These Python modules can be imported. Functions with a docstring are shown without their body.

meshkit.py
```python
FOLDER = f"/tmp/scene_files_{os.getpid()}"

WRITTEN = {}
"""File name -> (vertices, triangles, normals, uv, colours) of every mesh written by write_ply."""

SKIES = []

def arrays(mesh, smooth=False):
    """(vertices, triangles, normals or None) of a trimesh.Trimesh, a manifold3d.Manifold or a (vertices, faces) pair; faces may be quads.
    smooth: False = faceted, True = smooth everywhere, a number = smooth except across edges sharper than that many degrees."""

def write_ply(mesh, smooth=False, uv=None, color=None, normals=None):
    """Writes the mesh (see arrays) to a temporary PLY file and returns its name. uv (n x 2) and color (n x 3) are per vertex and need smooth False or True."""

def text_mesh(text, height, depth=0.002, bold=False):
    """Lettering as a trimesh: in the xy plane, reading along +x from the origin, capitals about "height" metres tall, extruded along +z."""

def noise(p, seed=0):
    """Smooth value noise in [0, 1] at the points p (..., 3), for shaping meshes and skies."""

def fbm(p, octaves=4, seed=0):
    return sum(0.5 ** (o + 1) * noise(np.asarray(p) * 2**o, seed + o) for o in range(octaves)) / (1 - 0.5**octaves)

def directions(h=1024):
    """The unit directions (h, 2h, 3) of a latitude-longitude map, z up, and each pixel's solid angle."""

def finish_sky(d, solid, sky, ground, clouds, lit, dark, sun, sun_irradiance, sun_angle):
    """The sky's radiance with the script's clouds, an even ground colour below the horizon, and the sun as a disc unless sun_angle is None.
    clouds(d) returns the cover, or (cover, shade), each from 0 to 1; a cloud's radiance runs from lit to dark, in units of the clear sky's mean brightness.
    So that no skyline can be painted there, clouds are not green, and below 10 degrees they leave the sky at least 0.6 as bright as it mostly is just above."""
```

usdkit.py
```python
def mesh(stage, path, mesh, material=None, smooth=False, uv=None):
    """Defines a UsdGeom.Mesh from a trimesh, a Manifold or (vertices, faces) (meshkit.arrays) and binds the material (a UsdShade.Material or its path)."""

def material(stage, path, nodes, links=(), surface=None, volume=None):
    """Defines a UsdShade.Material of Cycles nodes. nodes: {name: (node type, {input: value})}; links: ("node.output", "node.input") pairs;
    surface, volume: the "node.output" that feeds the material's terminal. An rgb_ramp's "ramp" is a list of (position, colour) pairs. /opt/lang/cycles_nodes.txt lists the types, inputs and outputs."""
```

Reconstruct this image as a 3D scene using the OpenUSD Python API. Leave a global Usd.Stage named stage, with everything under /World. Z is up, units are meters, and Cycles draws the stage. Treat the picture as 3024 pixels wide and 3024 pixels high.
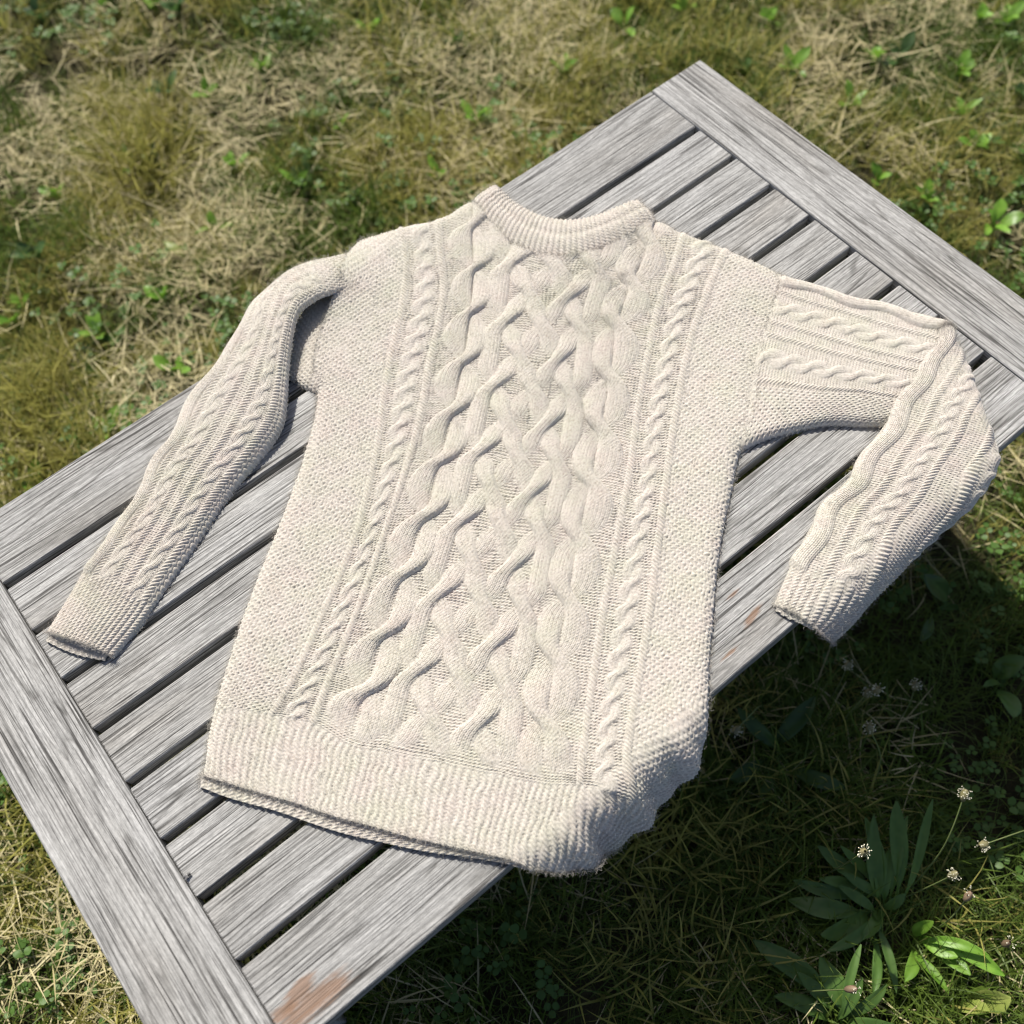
"""A cream cable-knit sweater lying on a weathered slatted table, on a dry lawn in the sun."""
import math
import numpy as np, trimesh, usdkit, meshkit
from scipy.interpolate import PchipInterpolator, CubicSpline
from pxr import Usd, UsdGeom, UsdLux, UsdShade, Gf, Sdf, Vt

stage = Usd.Stage.CreateInMemory()
UsdGeom.SetStageUpAxis(stage, UsdGeom.Tokens.z)
UsdGeom.SetStageMetersPerUnit(stage, 1.0)
stage.SetDefaultPrim(UsdGeom.Xform.Define(stage, '/World').GetPrim())
UsdGeom.Scope.Define(stage, '/World/Looks')

# ---- measured outlines: millimetres on the table plan, the third number counts repeats of the wide cables
TABLE_L, RAIL, TABLE_W, E0, E1, PITCH = 1.1940, 0.0895, 0.6555, 0.0914, 0.0881, 0.068
BODY = {
  'EL': ([(74.9,377.3,0.45),(38,358.8,0.95),(5.7,333.2,1.4),(-34.2,303.6,2.1),(-72.7,275.1,2.8),(-97.7,246.8,3.3),(-110.5,218.9,3.9),(-169.4,158,5.23),(-235.3,105.7,6.42),(-299.4,58.4,7.63),(-365.6,4.2,9.03),(-400.6,-27.3,9.93)], [(-425.2,-55.1),(-444.3,-77.9)]),
  'L1': ([(110.7,360.1,0.17),(84.4,311.9,0.8),(44.2,260.2,1.75),(-0.7,216.6,2.65),(-53.5,164.3,3.75),(-81.6,132.3,4.4),(-129.2,83.7,5.44),(-168,48.7,6.2),(-224.1,7.3,7.25),(-270.9,-22.4,8.1),(-315.8,-50.8,8.95),(-358.3,-69.6,9.93)], [(-386.2,-98.2),(-410.6,-127.1)]),
  'L2': ([(152.5,335.8,-0.05),(112.5,276.1,0.85),(90.7,240.9,1.45),(58.2,206.3,2.1),(2.3,154.6,3.2),(-38.1,113.5,4.1),(-86.2,73.3,5.05),(-128.3,40.2,5.8),(-165.1,13.4,6.5),(-209.6,-20.5,7.35),(-254.3,-51.1,8.15),(-283.8,-70.2,8.75),(-331.6,-103.3,9.93)], [(-361.2,-130.7),(-387.9,-159.1)]),
  'C1': ([(202.9,328.4,-0.5),(174.6,294.6,0),(133.3,238.2,1),(89.2,187.6,2),(39.3,137.3,3),(-10.3,92.5,4),(-59.8,50.8,5),(-114,6.3,6),(-170.1,-31.9,7),(-223,-70.6,8),(-271.7,-108.7,9),(-317.2,-142.1,9.93)], [(-344.2,-164.9),(-368.5,-188.9)]),
  'G1': ([(195.1,251.7,0.27),(161.3,207.3,1),(114.9,160.2,2),(64,109.9,3),(13.9,65.5,4),(-36.4,23.3,5),(-90.2,-20.5,6),(-145.6,-60.4,7),(-197.9,-99.7,8),(-246.7,-138.9,9),(-290.8,-174.5,9.93)], [(-317.4,-197.3),(-343.2,-223.3)]),
  'G2': ([(209.7,204.3,0.55),(185.4,180.8,1),(137.1,136.8,2),(85.2,86.3,3),(34.7,42.3,4),(-16.3,-0.4,5),(-69.8,-43.6,6),(-124.6,-84.8,7),(-176.3,-124.7,8),(-225.2,-164.9,9),(-268.1,-202.3,9.93)], [(-296.4,-226),(-323.2,-251.4)]),
  'G3': ([(241.3,174.3,0.5),(211.1,152.4,1),(160.8,111.6,2),(107.8,61.1,3),(57,17.5,4),(5.2,-25.6,5),(-48.1,-68.3,6),(-102.2,-110.9,7),(-153.4,-151.3,8),(-202.4,-192.5,9),(-244.1,-231.8,9.93)], [(-274.3,-254.8),(-301,-279.3)]),
  'G4': ([(294.1,157.9,0.1),(238.5,122.2,1),(186.1,84.8,2),(132,34.3,3),(80.8,-8.9,4),(28.1,-52.5,5),(-24.9,-94.6,6),(-78.3,-138.7,7),(-128.9,-179.7,8),(-178,-221.9,9),(-218.5,-263.2,9.93)], [(-249.1,-284.8),(-277.9,-307.8)]),
  'C2': ([(351.1,154.1,-0.42),(321.7,131.1,0),(261.2,97.2,1),(207.1,62.6,2),(152,12,3),(100.4,-30.8,4),(47.1,-74.8,5),(-5.6,-116.3,6),(-58.5,-161.7,7),(-108.6,-203.1,8),(-158,-246.2,9),(-197.4,-289.1,9.93)], [(-229.6,-310.2),(-259,-330.8)]),
  'R1': ([(368.8,115.7,-0.25),(327.1,87.8,0.36),(269.5,53.3,1.37),(214,10.7,2.4),(156.5,-35,3.42),(95.3,-90,4.6),(54.5,-123.1,5.4),(15.3,-154.7,6.13),(-32.1,-192.2,7),(-75.2,-229.5,7.87),(-116.3,-265.1,8.7),(-154.3,-300.1,9.5),(-169.4,-314.6,9.93)], [(-200.2,-336.3),(-229.8,-352.1)]),
  'R2': ([(389.5,62.9,0),(330.3,31.6,0.9),(273.5,-1.2,1.93),(223.8,-36.4,2.72),(178.3,-72.1,3.54),(131.1,-111.9,4.43),(86.5,-150.2,5.28),(44,-186.8,6.13),(4.1,-222.5,6.88),(-40.2,-258.7,7.75),(-82.8,-292.9,8.57),(-121.9,-326.7,9.4),(-138.5,-343.2,9.93)], [(-167.2,-354.5),(-201.9,-361.8)]),
  'ER': ([(411.1,-8.7,0.45),(374.2,-31.2,1.05),(326.8,-61,1.9),(290.8,-88.4,2.6),(258.2,-116.9,3.3),(201.5,-149.5,4.15),(157.3,-180.8,4.83),(95.4,-226.3,6),(50.3,-265.4,6.8),(-18.5,-329.7,8.25),(-56,-358.1,9),(-93.8,-367.6,9.93)], [(-133.6,-368),(-170.9,-369.8)]),
}
BACK_HEM_TOP = [(-442.6,-71.3),(-424.5,-102.6),(-385.6,-155.1),(-342.8,-217.2),(-311.3,-258.4),(-278.9,-297.1),(-246.2,-334.1),(-231.3,-346.4)]
BACK_HEM_LOW = [(-450.9,-82.9),(-436.8,-106.8),(-406.3,-149),(-370.3,-203.6),(-344.6,-236.3),(-318.7,-267.9),(-284.6,-304.1),(-251.4,-340.1)]
COLLAR_SEAM = [(202,328.8),(195.5,305.1),(193.7,281.3),(192.9,243.3),(200.4,211.1),(219.4,183.4),(247.4,166.5),(281.9,157.2),(319,150.2),(354.7,152.8)]
COLLAR_TOP = [(241.6,332.4),(240.2,315.4),(240,300.1),(242.7,278.8),(248,258.9),(259.9,236.9),(281.6,216.5),(306.5,204.9),(331.8,198.8),(359.5,193)]
UPPER_0 = [(407.5,0.3),(410,-9.4),(422.1,-44.3),(444.8,-81.9),(471.7,-131.1),(492.4,-164.2),(497.5,-180.8)]
UPPER_1 = [(361.5,-28.9),(365.7,-36.8),(382.7,-71.9),(401.4,-107.2),(423.5,-152.1),(449.7,-196.1),(457,-208.2)]
UPPER_2 = [(300.5,-66),(304.7,-73.6),(323.5,-104.3),(345.8,-140.7),(373.4,-177.8),(395.1,-208.6),(409.4,-230.2)]
UPPER_3 = [(195,-147),(201.2,-149.7),(230.4,-156.9),(265.4,-170.8),(297.1,-188.1),(331,-218.9),(353.7,-236.6)]
FORE_0 = [(483.1,-180.2),(447.7,-202.9),(379,-214.5),(351.5,-230.7),(299.5,-238.5),(263.7,-252.8),(232.1,-252.1),(206.8,-260.5),(166,-273.5),(129.2,-288.7),(94.5,-304.4)]
FORE_1 = [(500.1,-185),(477.2,-229.5),(423.6,-306.8),(407,-334.1),(356.9,-347),(318.8,-349.1),(278.5,-350),(247.6,-351.4),(202.4,-353.2),(165.1,-358.9),(127.9,-359.3)]
SLEEVE_0 = [(67.2,366.2),(28.7,372.1),(-3.2,385.5),(-36.2,393.8),(-85.2,383.7),(-136.3,347.8),(-184.4,329),(-222.6,313.9),(-278,276.5),(-304.4,264.5),(-336,242.6),(-373.9,219),(-402.1,209.5),(-429.1,195.4),(-450.5,181.5),(-501.5,152)]
SLEEVE_1 = [(10.4,306.7),(-9.5,313.3),(-40,313.6),(-67.2,312.4),(-96.8,287.3),(-124,255.5),(-153.2,219.1),(-170.4,202.9),(-207.7,188.8),(-253,175.1),(-276.5,165.5),(-315.6,145.7),(-355.3,128.8),(-391.2,111.7),(-415.1,101),(-458.7,87.2)]
WEDGE_0 = [(-2.1,320.9),(-21.1,300.2),(-48,276.8),(-72.1,257.1),(-91.6,235.3),(-106.6,211.3)]
WEDGE_1 = [(-35.6,342),(-61.2,326.6),(-92.7,302.1),(-114.3,280.5),(-125.6,265.5),(-122,246.3)]
PLANTS = [
  ('plantain', 'plantain_leaf', 'large plantain rosette of long dark green leaves at the shadow edge', 'plantain', (0.082,-0.608), [(0.000,-0.523,0.03,0.0246),(0.036,-0.535,0.05,0.0164),(-0.000,-0.574,0.03,0.0262),(-0.010,-0.592,0.04,0.0148),(0.063,-0.616,0.035,0.0197),(0.119,-0.513,0.07,0.0180),(0.145,-0.526,0.08,0.0197),(0.078,-0.505,0.05,0.0213),(0.179,-0.537,0.08,0.0230),(0.213,-0.566,0.08,0.0131),(-0.010,-0.658,0.03,0.0139),(0.014,-0.677,0.03,0.0123),(0.070,-0.544,0.06,0.0131),(0.178,-0.561,0.07,0.0148),(0.026,-0.509,0.04,0.0164),(0.046,-0.556,0.05,0.0131),(0.133,-0.570,0.06,0.0164),(0.030,-0.609,0.04,0.0164),(0.107,-0.605,0.05,0.0131),(0.089,-0.522,0.06,0.0131)]),
  ('plantain', 'plantain_leaf', 'plantain with broad ribbed leaves lying low at the bottom edge', 'plantain', (-0.055,-0.672), [(-0.020,-0.598,0.035,0.0279),(-0.069,-0.533,0.03,0.0279),(-0.100,-0.596,0.03,0.0213),(0.027,-0.624,0.05,0.0115),(-0.000,-0.707,0.035,0.0213),(-0.113,-0.638,0.03,0.0197),(-0.051,-0.591,0.045,0.0180),(0.014,-0.658,0.04,0.0148),(-0.008,-0.637,0.05,0.0131)]),
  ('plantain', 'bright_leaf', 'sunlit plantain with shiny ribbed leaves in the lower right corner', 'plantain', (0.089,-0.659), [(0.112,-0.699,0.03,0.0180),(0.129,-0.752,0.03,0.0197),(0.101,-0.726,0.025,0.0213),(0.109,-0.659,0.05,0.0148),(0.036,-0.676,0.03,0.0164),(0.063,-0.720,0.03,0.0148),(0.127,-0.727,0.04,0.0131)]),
  ('dandelion', 'yellow_leaf', 'single broad yellow-green toothed leaf lying in the sunlit corner grass', 'weed', (0.083,-0.744), [(0.123,-0.765,0.03,0.0295),(0.086,-0.765,0.03,0.0213)]),
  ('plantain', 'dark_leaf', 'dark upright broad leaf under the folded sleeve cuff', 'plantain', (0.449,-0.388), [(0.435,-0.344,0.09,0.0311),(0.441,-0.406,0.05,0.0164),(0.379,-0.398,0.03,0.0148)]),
  ('plantain', 'plantain_leaf', 'pair of broad green leaves by the right picture edge', 'plantain', (0.427,-0.509), [(0.389,-0.552,0.03,0.0279),(0.460,-0.510,0.05,0.0295),(0.390,-0.506,0.04,0.0115)]),
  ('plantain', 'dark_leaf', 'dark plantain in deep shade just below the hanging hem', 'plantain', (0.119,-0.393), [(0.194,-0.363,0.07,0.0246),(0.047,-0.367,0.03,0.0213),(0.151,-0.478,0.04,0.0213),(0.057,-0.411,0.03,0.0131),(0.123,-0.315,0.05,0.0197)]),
]
HEADS = [
  ((0.243,-0.372,0.1), 0, (0.225,-0.384)),
  ((0.244,-0.417,0.11), 0, (0.236,-0.413)),
  ((0.235,-0.412,0.1), 0, (0.214,-0.414)),
  ((0.289,-0.446,0.1), 0, (0.274,-0.464)),
  ((0.081,-0.339,0.1), 0, (0.158,-0.329)),
  ((0.193,-0.450,0.13), 0, (0.194,-0.499)),
  ((0.199,-0.570,0.17), 0, (0.127,-0.617)),
  ((0.057,-0.536,0.2), 0, (0.061,-0.538)),
  ((0.202,-0.626,0.12), 0, (0.315,-0.669)),
  ((0.142,-0.624,0.11), 0, (0.105,-0.615)),
  ((0.147,-0.657,0.08), 1, (0.112,-0.669)),
  ((0.149,-0.721,0.06), 1, (0.138,-0.721)),
  ((-0.036,-0.634,0.09), 1, (-0.069,-0.609)),
]
WEEDS = [
  (0.310,1.199,1,0.84),
  (0.195,1.233,1,0.91),
  (-0.003,1.178,1,1.16),
  (-0.155,1.199,1,1.06),
  (0.142,1.048,1,0.84),
  (0.178,1.587,1,0.99),
  (0.241,1.510,1,1.02),
  (-0.325,1.014,1,0.87),
  (-0.253,0.875,1,1.13),
  (-0.354,0.986,1,0.85),
  (-0.125,0.861,1,0.98),
  (-0.183,0.708,1,1.03),
  (0.031,0.940,1,0.99),
  (1.129,0.628,1,1.06),
  (1.061,0.508,1,1.13),
  (1.202,0.427,1,1.23),
  (1.436,0.369,1,0.93),
  (1.470,0.328,1,1.09),
  (1.302,0.299,1,1.11),
  (1.082,0.375,1,0.93),
  (0.983,0.216,1,0.80),
  (1.173,0.157,1,1.24),
  (1.220,0.222,1,0.93),
  (1.015,0.133,1,0.94),
  (1.061,0.017,1,1.20),
  (0.536,1.148,1,1.06),
  (0.400,0.753,1,1.01),
  (0.208,0.923,1,1.15),
  (0.345,0.983,1,0.81),
  (0.912,0.804,1,1.12),
  (0.732,0.786,1,0.97),
  (-0.053,0.658,1,0.84),
  (-0.329,0.675,1,1.10),
  (-0.469,0.665,1,1.22),
  (1.028,0.761,1,0.89),
  (0.541,0.807,1,1.08),
  (0.032,1.157,2,0.93),
  (0.139,1.296,2,1.13),
  (-0.257,1.088,2,1.12),
  (0.997,0.566,2,0.90),
  (1.245,0.403,2,1.17),
  (1.330,0.181,2,1.10),
  (0.226,0.932,2,1.11),
  (0.045,1.641,2,1.17),
  (0.635,0.995,2,0.99),
  (0.270,1.456,2,1.14),
  (-0.054,0.901,3,1.20),
]
FLY = (-0.5024, -0.1458)

# ------------------------------------------------------------------ camera, sky, sun, exposure
cam = UsdGeom.Camera.Define(stage, '/World/camera')
CAM = (-0.3057, -0.4585, 1.3984)
RIGHT, DOWN, FWD = (0.77792, -0.62642, -0.04937), (-0.57796, -0.68248, -0.44743), (0.24658, 0.37660, -0.89296)
cam.AddTransformOp().Set(Gf.Matrix4d(*RIGHT, 0, *[-a for a in DOWN], 0, *[-a for a in FWD], 0, *CAM, 1))
cam.CreateHorizontalApertureAttr(24.0)
cam.CreateVerticalApertureAttr(24.0)
cam.CreateFocalLengthAttr(23.806)
cam.CreateFStopAttr(2.35)
cam.CreateFocusDistanceAttr(1.08)
cam.CreateExposureAttr(0.48)

SUN_EL, SUN_AZ = math.radians(51.5), math.atan2(0.07, 0.33)
sky = UsdLux.DomeLight.Define(stage, '/World/sky')
usdkit.material(stage, '/World/Looks/sky_light', {
    'sky': ('sky_texture', {'sky_type': 'single_scattering', 'sun_disc': False, 'sun_elevation': SUN_EL, 'sun_rotation': SUN_AZ, 'air_density': 0.75, 'aerosol_density': 3.0}),
    'bg': ('background_shader', {'strength': 0.09})}, [('sky.color', 'bg.color')], surface='bg.background')
UsdShade.MaterialBindingAPI.Apply(sky.GetPrim()).Bind(UsdShade.Material.Get(stage, '/World/Looks/sky_light'))
sun = UsdLux.DistantLight.Define(stage, '/World/sun')
sun.CreateNormalizeAttr(True)
sun.CreateIntensityAttr(1.22)
sun.CreateAngleAttr(0.53)
sun.CreateColorAttr(Gf.Vec3f(1.0, 0.95, 0.87))
sun.AddRotateXYZOp().Set((math.degrees(math.pi / 2 - SUN_EL) * -1, 0, -math.degrees(SUN_AZ)))

# ------------------------------------------------------------------ helpers
used = {}
def path_for(name, parent=None):
    base = (parent or '/World') + '/' + name
    k = used.get(base, -1) + 1
    used[base] = k
    return base if k == 0 else f'{base}_{k:03d}'

def tag(prim, label=None, cat=None, group=None, kind=None):
    for k, v in (('label', label), ('category', cat), ('group', group), ('kind', kind)):
        if v:
            prim.SetCustomDataByKey(k, v)
    return prim

def xform(name, loc=(0, 0, 0), parent=None):
    x = UsdGeom.Xform.Define(stage, path_for(name, parent))
    if any(loc):
        x.AddTranslateOp().Set(Gf.Vec3d(*map(float, loc)))
    return x

def P(x):
    return str(x.GetPath())

def put(name, mesh, mat, parent=None, smooth=30):
    return usdkit.mesh(stage, path_for(name, parent), mesh, '/World/Looks/' + mat, smooth)

def quads(name, pts, faces, normals, mat, parent=None):
    m = UsdGeom.Mesh.Define(stage, path_for(name, parent))
    m.CreatePointsAttr(Vt.Vec3fArray.FromNumpy(np.ascontiguousarray(pts, np.float32)))
    m.CreateFaceVertexCountsAttr(Vt.IntArray.FromNumpy(np.full(len(faces), faces.shape[1], np.int32)))
    m.CreateFaceVertexIndicesAttr(Vt.IntArray.FromNumpy(np.ascontiguousarray(faces, np.int32).ravel()))
    m.CreateSubdivisionSchemeAttr('none')
    m.CreateNormalsAttr(Vt.Vec3fArray.FromNumpy(np.ascontiguousarray(normals, np.float32)))
    m.SetNormalsInterpolation('vertex')
    UsdShade.MaterialBindingAPI.Apply(m.GetPrim()).Bind(UsdShade.Material.Get(stage, '/World/Looks/' + mat))
    return m

def mat(name, nodes, links, surface):
    return usdkit.material(stage, '/World/Looks/' + name, nodes, links, surface=surface)

H = 0.42                                    # height of the table top
YE, YF = -TABLE_W / 2, TABLE_W / 2

# ------------------------------------------------------------------ materials
def wood(name, axis, patches=()):
    """weathered grey boards, grain along axis ('x' or 'y'); patches: (x, y, half length, half width) of worn brown spots in metres"""
    def st(l, w):
        return (l, w, w) if axis == 'x' else (w, l, w)
    n = {
        'geo': ('geometry', {}), 'oi': ('object_info', {}),
        'off': ('vector_math', {'math_type': 'scale', 'vector1': (7.3, 5.1, 3.7)}),
        'pos': ('vector_math', {'math_type': 'add'}),
        'wmap': ('mapping', {'scale': st(5.0, 14.0)}), 'warp': ('noise_texture', {'scale': 1.0, 'detail': 2.0}),
        'wsub': ('vector_math', {'math_type': 'subtract', 'vector2': (0.5, 0.5, 0.5)}),
        'wsc': ('vector_math', {'math_type': 'multiply', 'vector2': (0.0, 0.006, 0.006) if axis == 'x' else (0.003, 0.0, 0.003)}),
        'wpos': ('vector_math', {'math_type': 'add'}),
        # growth rings cut lengthwise: contour lines of a long slow noise
        'm1': ('mapping', {'scale': st(0.9, 17.0)}), 'n1': ('noise_texture', {'scale': 1.0, 'detail': 1.0, 'roughness': 0.4}),
        'q1': ('math', {'math_type': 'multiply', 'value2': 34.0}), 'f1': ('math', {'math_type': 'fraction'}),
        'r1': ('rgb_ramp', {'ramp': [(0.0, (0.34, 0.33, 0.32)), (0.08, (0.4, 0.4, 0.39)), (0.2, (0.95, 0.95, 0.95)), (0.8, (1, 1, 1)), (0.93, (0.85, 0.85, 0.85)), (1.0, (0.34, 0.33, 0.32))]}),
        'm6': ('mapping', {'scale': st(9.0, 60.0)}), 'n6': ('noise_texture', {'scale': 1.0, 'detail': 2.0}), 'r6': ('rgb_ramp', {'ramp': [(0.36, (0.1, 0.1, 0.1)), (0.62, (0.8, 0.8, 0.8))]}),
        # fibres
        'm2': ('mapping', {'scale': st(9.0, 620.0)}), 'n2': ('noise_texture', {'scale': 1.0, 'detail': 2.0, 'roughness': 0.6}),
        'r2': ('rgb_ramp', {'ramp': [(0.32, (0.36, 0.355, 0.35)), (0.43, (0.78, 0.78, 0.78)), (0.52, (1, 1, 1)), (0.70, (1.3, 1.3, 1.3))]}),
        'm3': ('mapping', {'scale': st(3.0, 14.0)}), 'n3': ('noise_texture', {'scale': 1.0, 'detail': 3.0}),
        'r3': ('rgb_ramp', {'ramp': [(0.3, (0.240, 0.232, 0.216)), (0.46, (0.270, 0.267, 0.256)), (0.56, (0.286, 0.284, 0.274)), (0.72, (0.312, 0.311, 0.304))]}),
        'm4': ('mapping', {'scale': st(120.0, 480.0)}), 'n4': ('noise_texture', {'scale': 1.0, 'detail': 2.0, 'roughness': 0.7}),
        'r4': ('rgb_ramp', {'ramp': [(0.3, (0.72, 0.72, 0.72)), (0.5, (1, 1, 1)), (0.7, (1.28, 1.28, 1.28))]}),
        'm5': ('mapping', {'scale': st(6.0, 330.0)}), 'n5': ('noise_texture', {'scale': 1.0, 'detail': 1.0}),
        'r5': ('rgb_ramp', {'ramp': [(0.31, (0.22, 0.215, 0.21)), (0.385, (1, 1, 1))]}),
        'mul1': ('mix_color', {'blend_type': 'multiply'}), 'mul2': ('mix_color', {'blend_type': 'multiply', 'fac': 1.0}),
        'mul3': ('mix_color', {'blend_type': 'multiply', 'fac': 0.8}), 'crack': ('mix_color', {'blend_type': 'multiply', 'fac': 0.9}),
        'var': ('map_range', {'from_min': 0.0, 'from_max': 1.0, 'to_min': 0.93, 'to_max': 1.07}),
        'tone': ('vector_math', {'math_type': 'scale'}),
        'p': ('principled_bsdf', {'roughness': 0.8, 'specular_ior_level': 0.3}),
        'bw': ('rgb_to_bw', {}), 'bump': ('bump', {'strength': 0.8, 'distance': 0.0016}),
    }
    k = [('oi.random', 'off.scale'), ('geo.position', 'pos.vector1'), ('off.vector', 'pos.vector2'), ('pos.vector', 'wmap.vector'), ('wmap.vector', 'warp.vector'),
         ('warp.color', 'wsub.vector1'), ('wsub.vector', 'wsc.vector1'), ('pos.vector', 'wpos.vector1'), ('wsc.vector', 'wpos.vector2')]
    for i in '123456':
        k += [('wpos.vector', f'm{i}.vector'), (f'm{i}.vector', f'n{i}.vector')]
    for i in '23456':
        k += [(f'n{i}.fac', f'r{i}.fac')]
    k += [('n1.fac', 'q1.value1'), ('q1.value', 'f1.value1'), ('f1.value', 'r1.fac'), ('r6.color', 'mul1.fac'), ('r3.color', 'mul1.a'), ('r1.color', 'mul1.b'),
          ('mul1.result', 'mul2.a'), ('r2.color', 'mul2.b'), ('mul2.result', 'mul3.a'), ('r4.color', 'mul3.b'), ('mul3.result', 'crack.a'), ('r5.color', 'crack.b'),
          ('oi.random', 'var.value'), ('crack.result', 'tone.vector1'), ('var.result', 'tone.scale'), ('crack.result', 'bw.color'), ('bw.val', 'bump.height'), ('bump.normal', 'p.normal')]
    last = 'tone.vector'
    for i, (x, y, a, b, rot, th) in enumerate(patches):
        c, s = math.cos(rot), math.sin(rot)
        n[f'pm{i}'] = ('vector_math', {'math_type': 'subtract', 'vector2': (x, y, H)})
        n[f'pr{i}'] = ('vector_rotate', {'rotate_type': 'z_axis', 'angle': -rot})
        n[f'ps{i}'] = ('vector_math', {'math_type': 'multiply', 'vector2': (1 / a, 1 / b, 0.0)})
        n[f'pl{i}'] = ('vector_math', {'math_type': 'length'})
        n[f'pn{i}'] = ('noise_texture', {'scale': 48.0, 'detail': 4.0, 'roughness': 0.7})
        n[f'pg{i}'] = ('mapping', {'scale': st(0.45, 2.6)})
        n[f'pa{i}'] = ('math', {'math_type': 'multiply_add', 'value2': -2.6})
        n[f'pk{i}'] = ('rgb_ramp', {'ramp': [(0.0, (1, 1, 1)), (0.0, (0.8, 0.8, 0.8)), (0.25, (0.42, 0.42, 0.42)), (0.6, (0, 0, 0))]})
        n[f'po{i}'] = ('math', {'math_type': 'add', 'value2': 1.4 - th})
        n[f'pc{i}'] = ('mix_color', {'blend_type': 'multiply', 'fac': 1.0, 'a': (0.205, 0.125, 0.08)})
        n[f'px{i}'] = ('mix_color', {'blend_type': 'mix'})
        n[f'pb{i}'] = ('mix_color', {'blend_type': 'mix', 'fac': 0.1, 'b': (0.78, 0.78, 0.78)})
        k += [('geo.position', f'pm{i}.vector1'), (f'pm{i}.vector', f'pr{i}.vector'), (f'pr{i}.vector', f'ps{i}.vector1'), (f'ps{i}.vector', f'pl{i}.vector1'),
              ('geo.position', f'pg{i}.vector'), (f'pg{i}.vector', f'pn{i}.vector'), (f'pn{i}.fac', f'pa{i}.value1'), (f'pl{i}.value', f'pa{i}.value3'), (f'pa{i}.value', f'po{i}.value1'),
              (f'po{i}.value', f'pk{i}.fac'), ('r2.color', f'pb{i}.a'), (f'pb{i}.result', f'pc{i}.b'), (f'pk{i}.color', f'px{i}.fac'), (last, f'px{i}.a'), (f'pc{i}.result', f'px{i}.b')]
        last = f'px{i}.result'
    k.append((last, 'p.base_color'))
    mat(name, n, k, 'p.BSDF')

wood('grey_wood_lengthwise', 'x')
wood('grey_wood_crosswise', 'y')
wood('grey_wood_worn', 'x', [(-0.472, -0.3075, 0.036, 0.0085, 0.02, 0.85), (-0.474, -0.292, 0.020, 0.0085, 0.25, 0.62), (-0.497, -0.298, 0.016, 0.007, -0.1, 0.7), (0.0798, -0.2661, 0.012, 0.0030, 0.1, 0.5), (0.077, -0.2955, 0.016, 0.0040, 0.2, 0.58), (0.034, -0.3093, 0.02, 0.003, 0.0, 0.2)])

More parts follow.
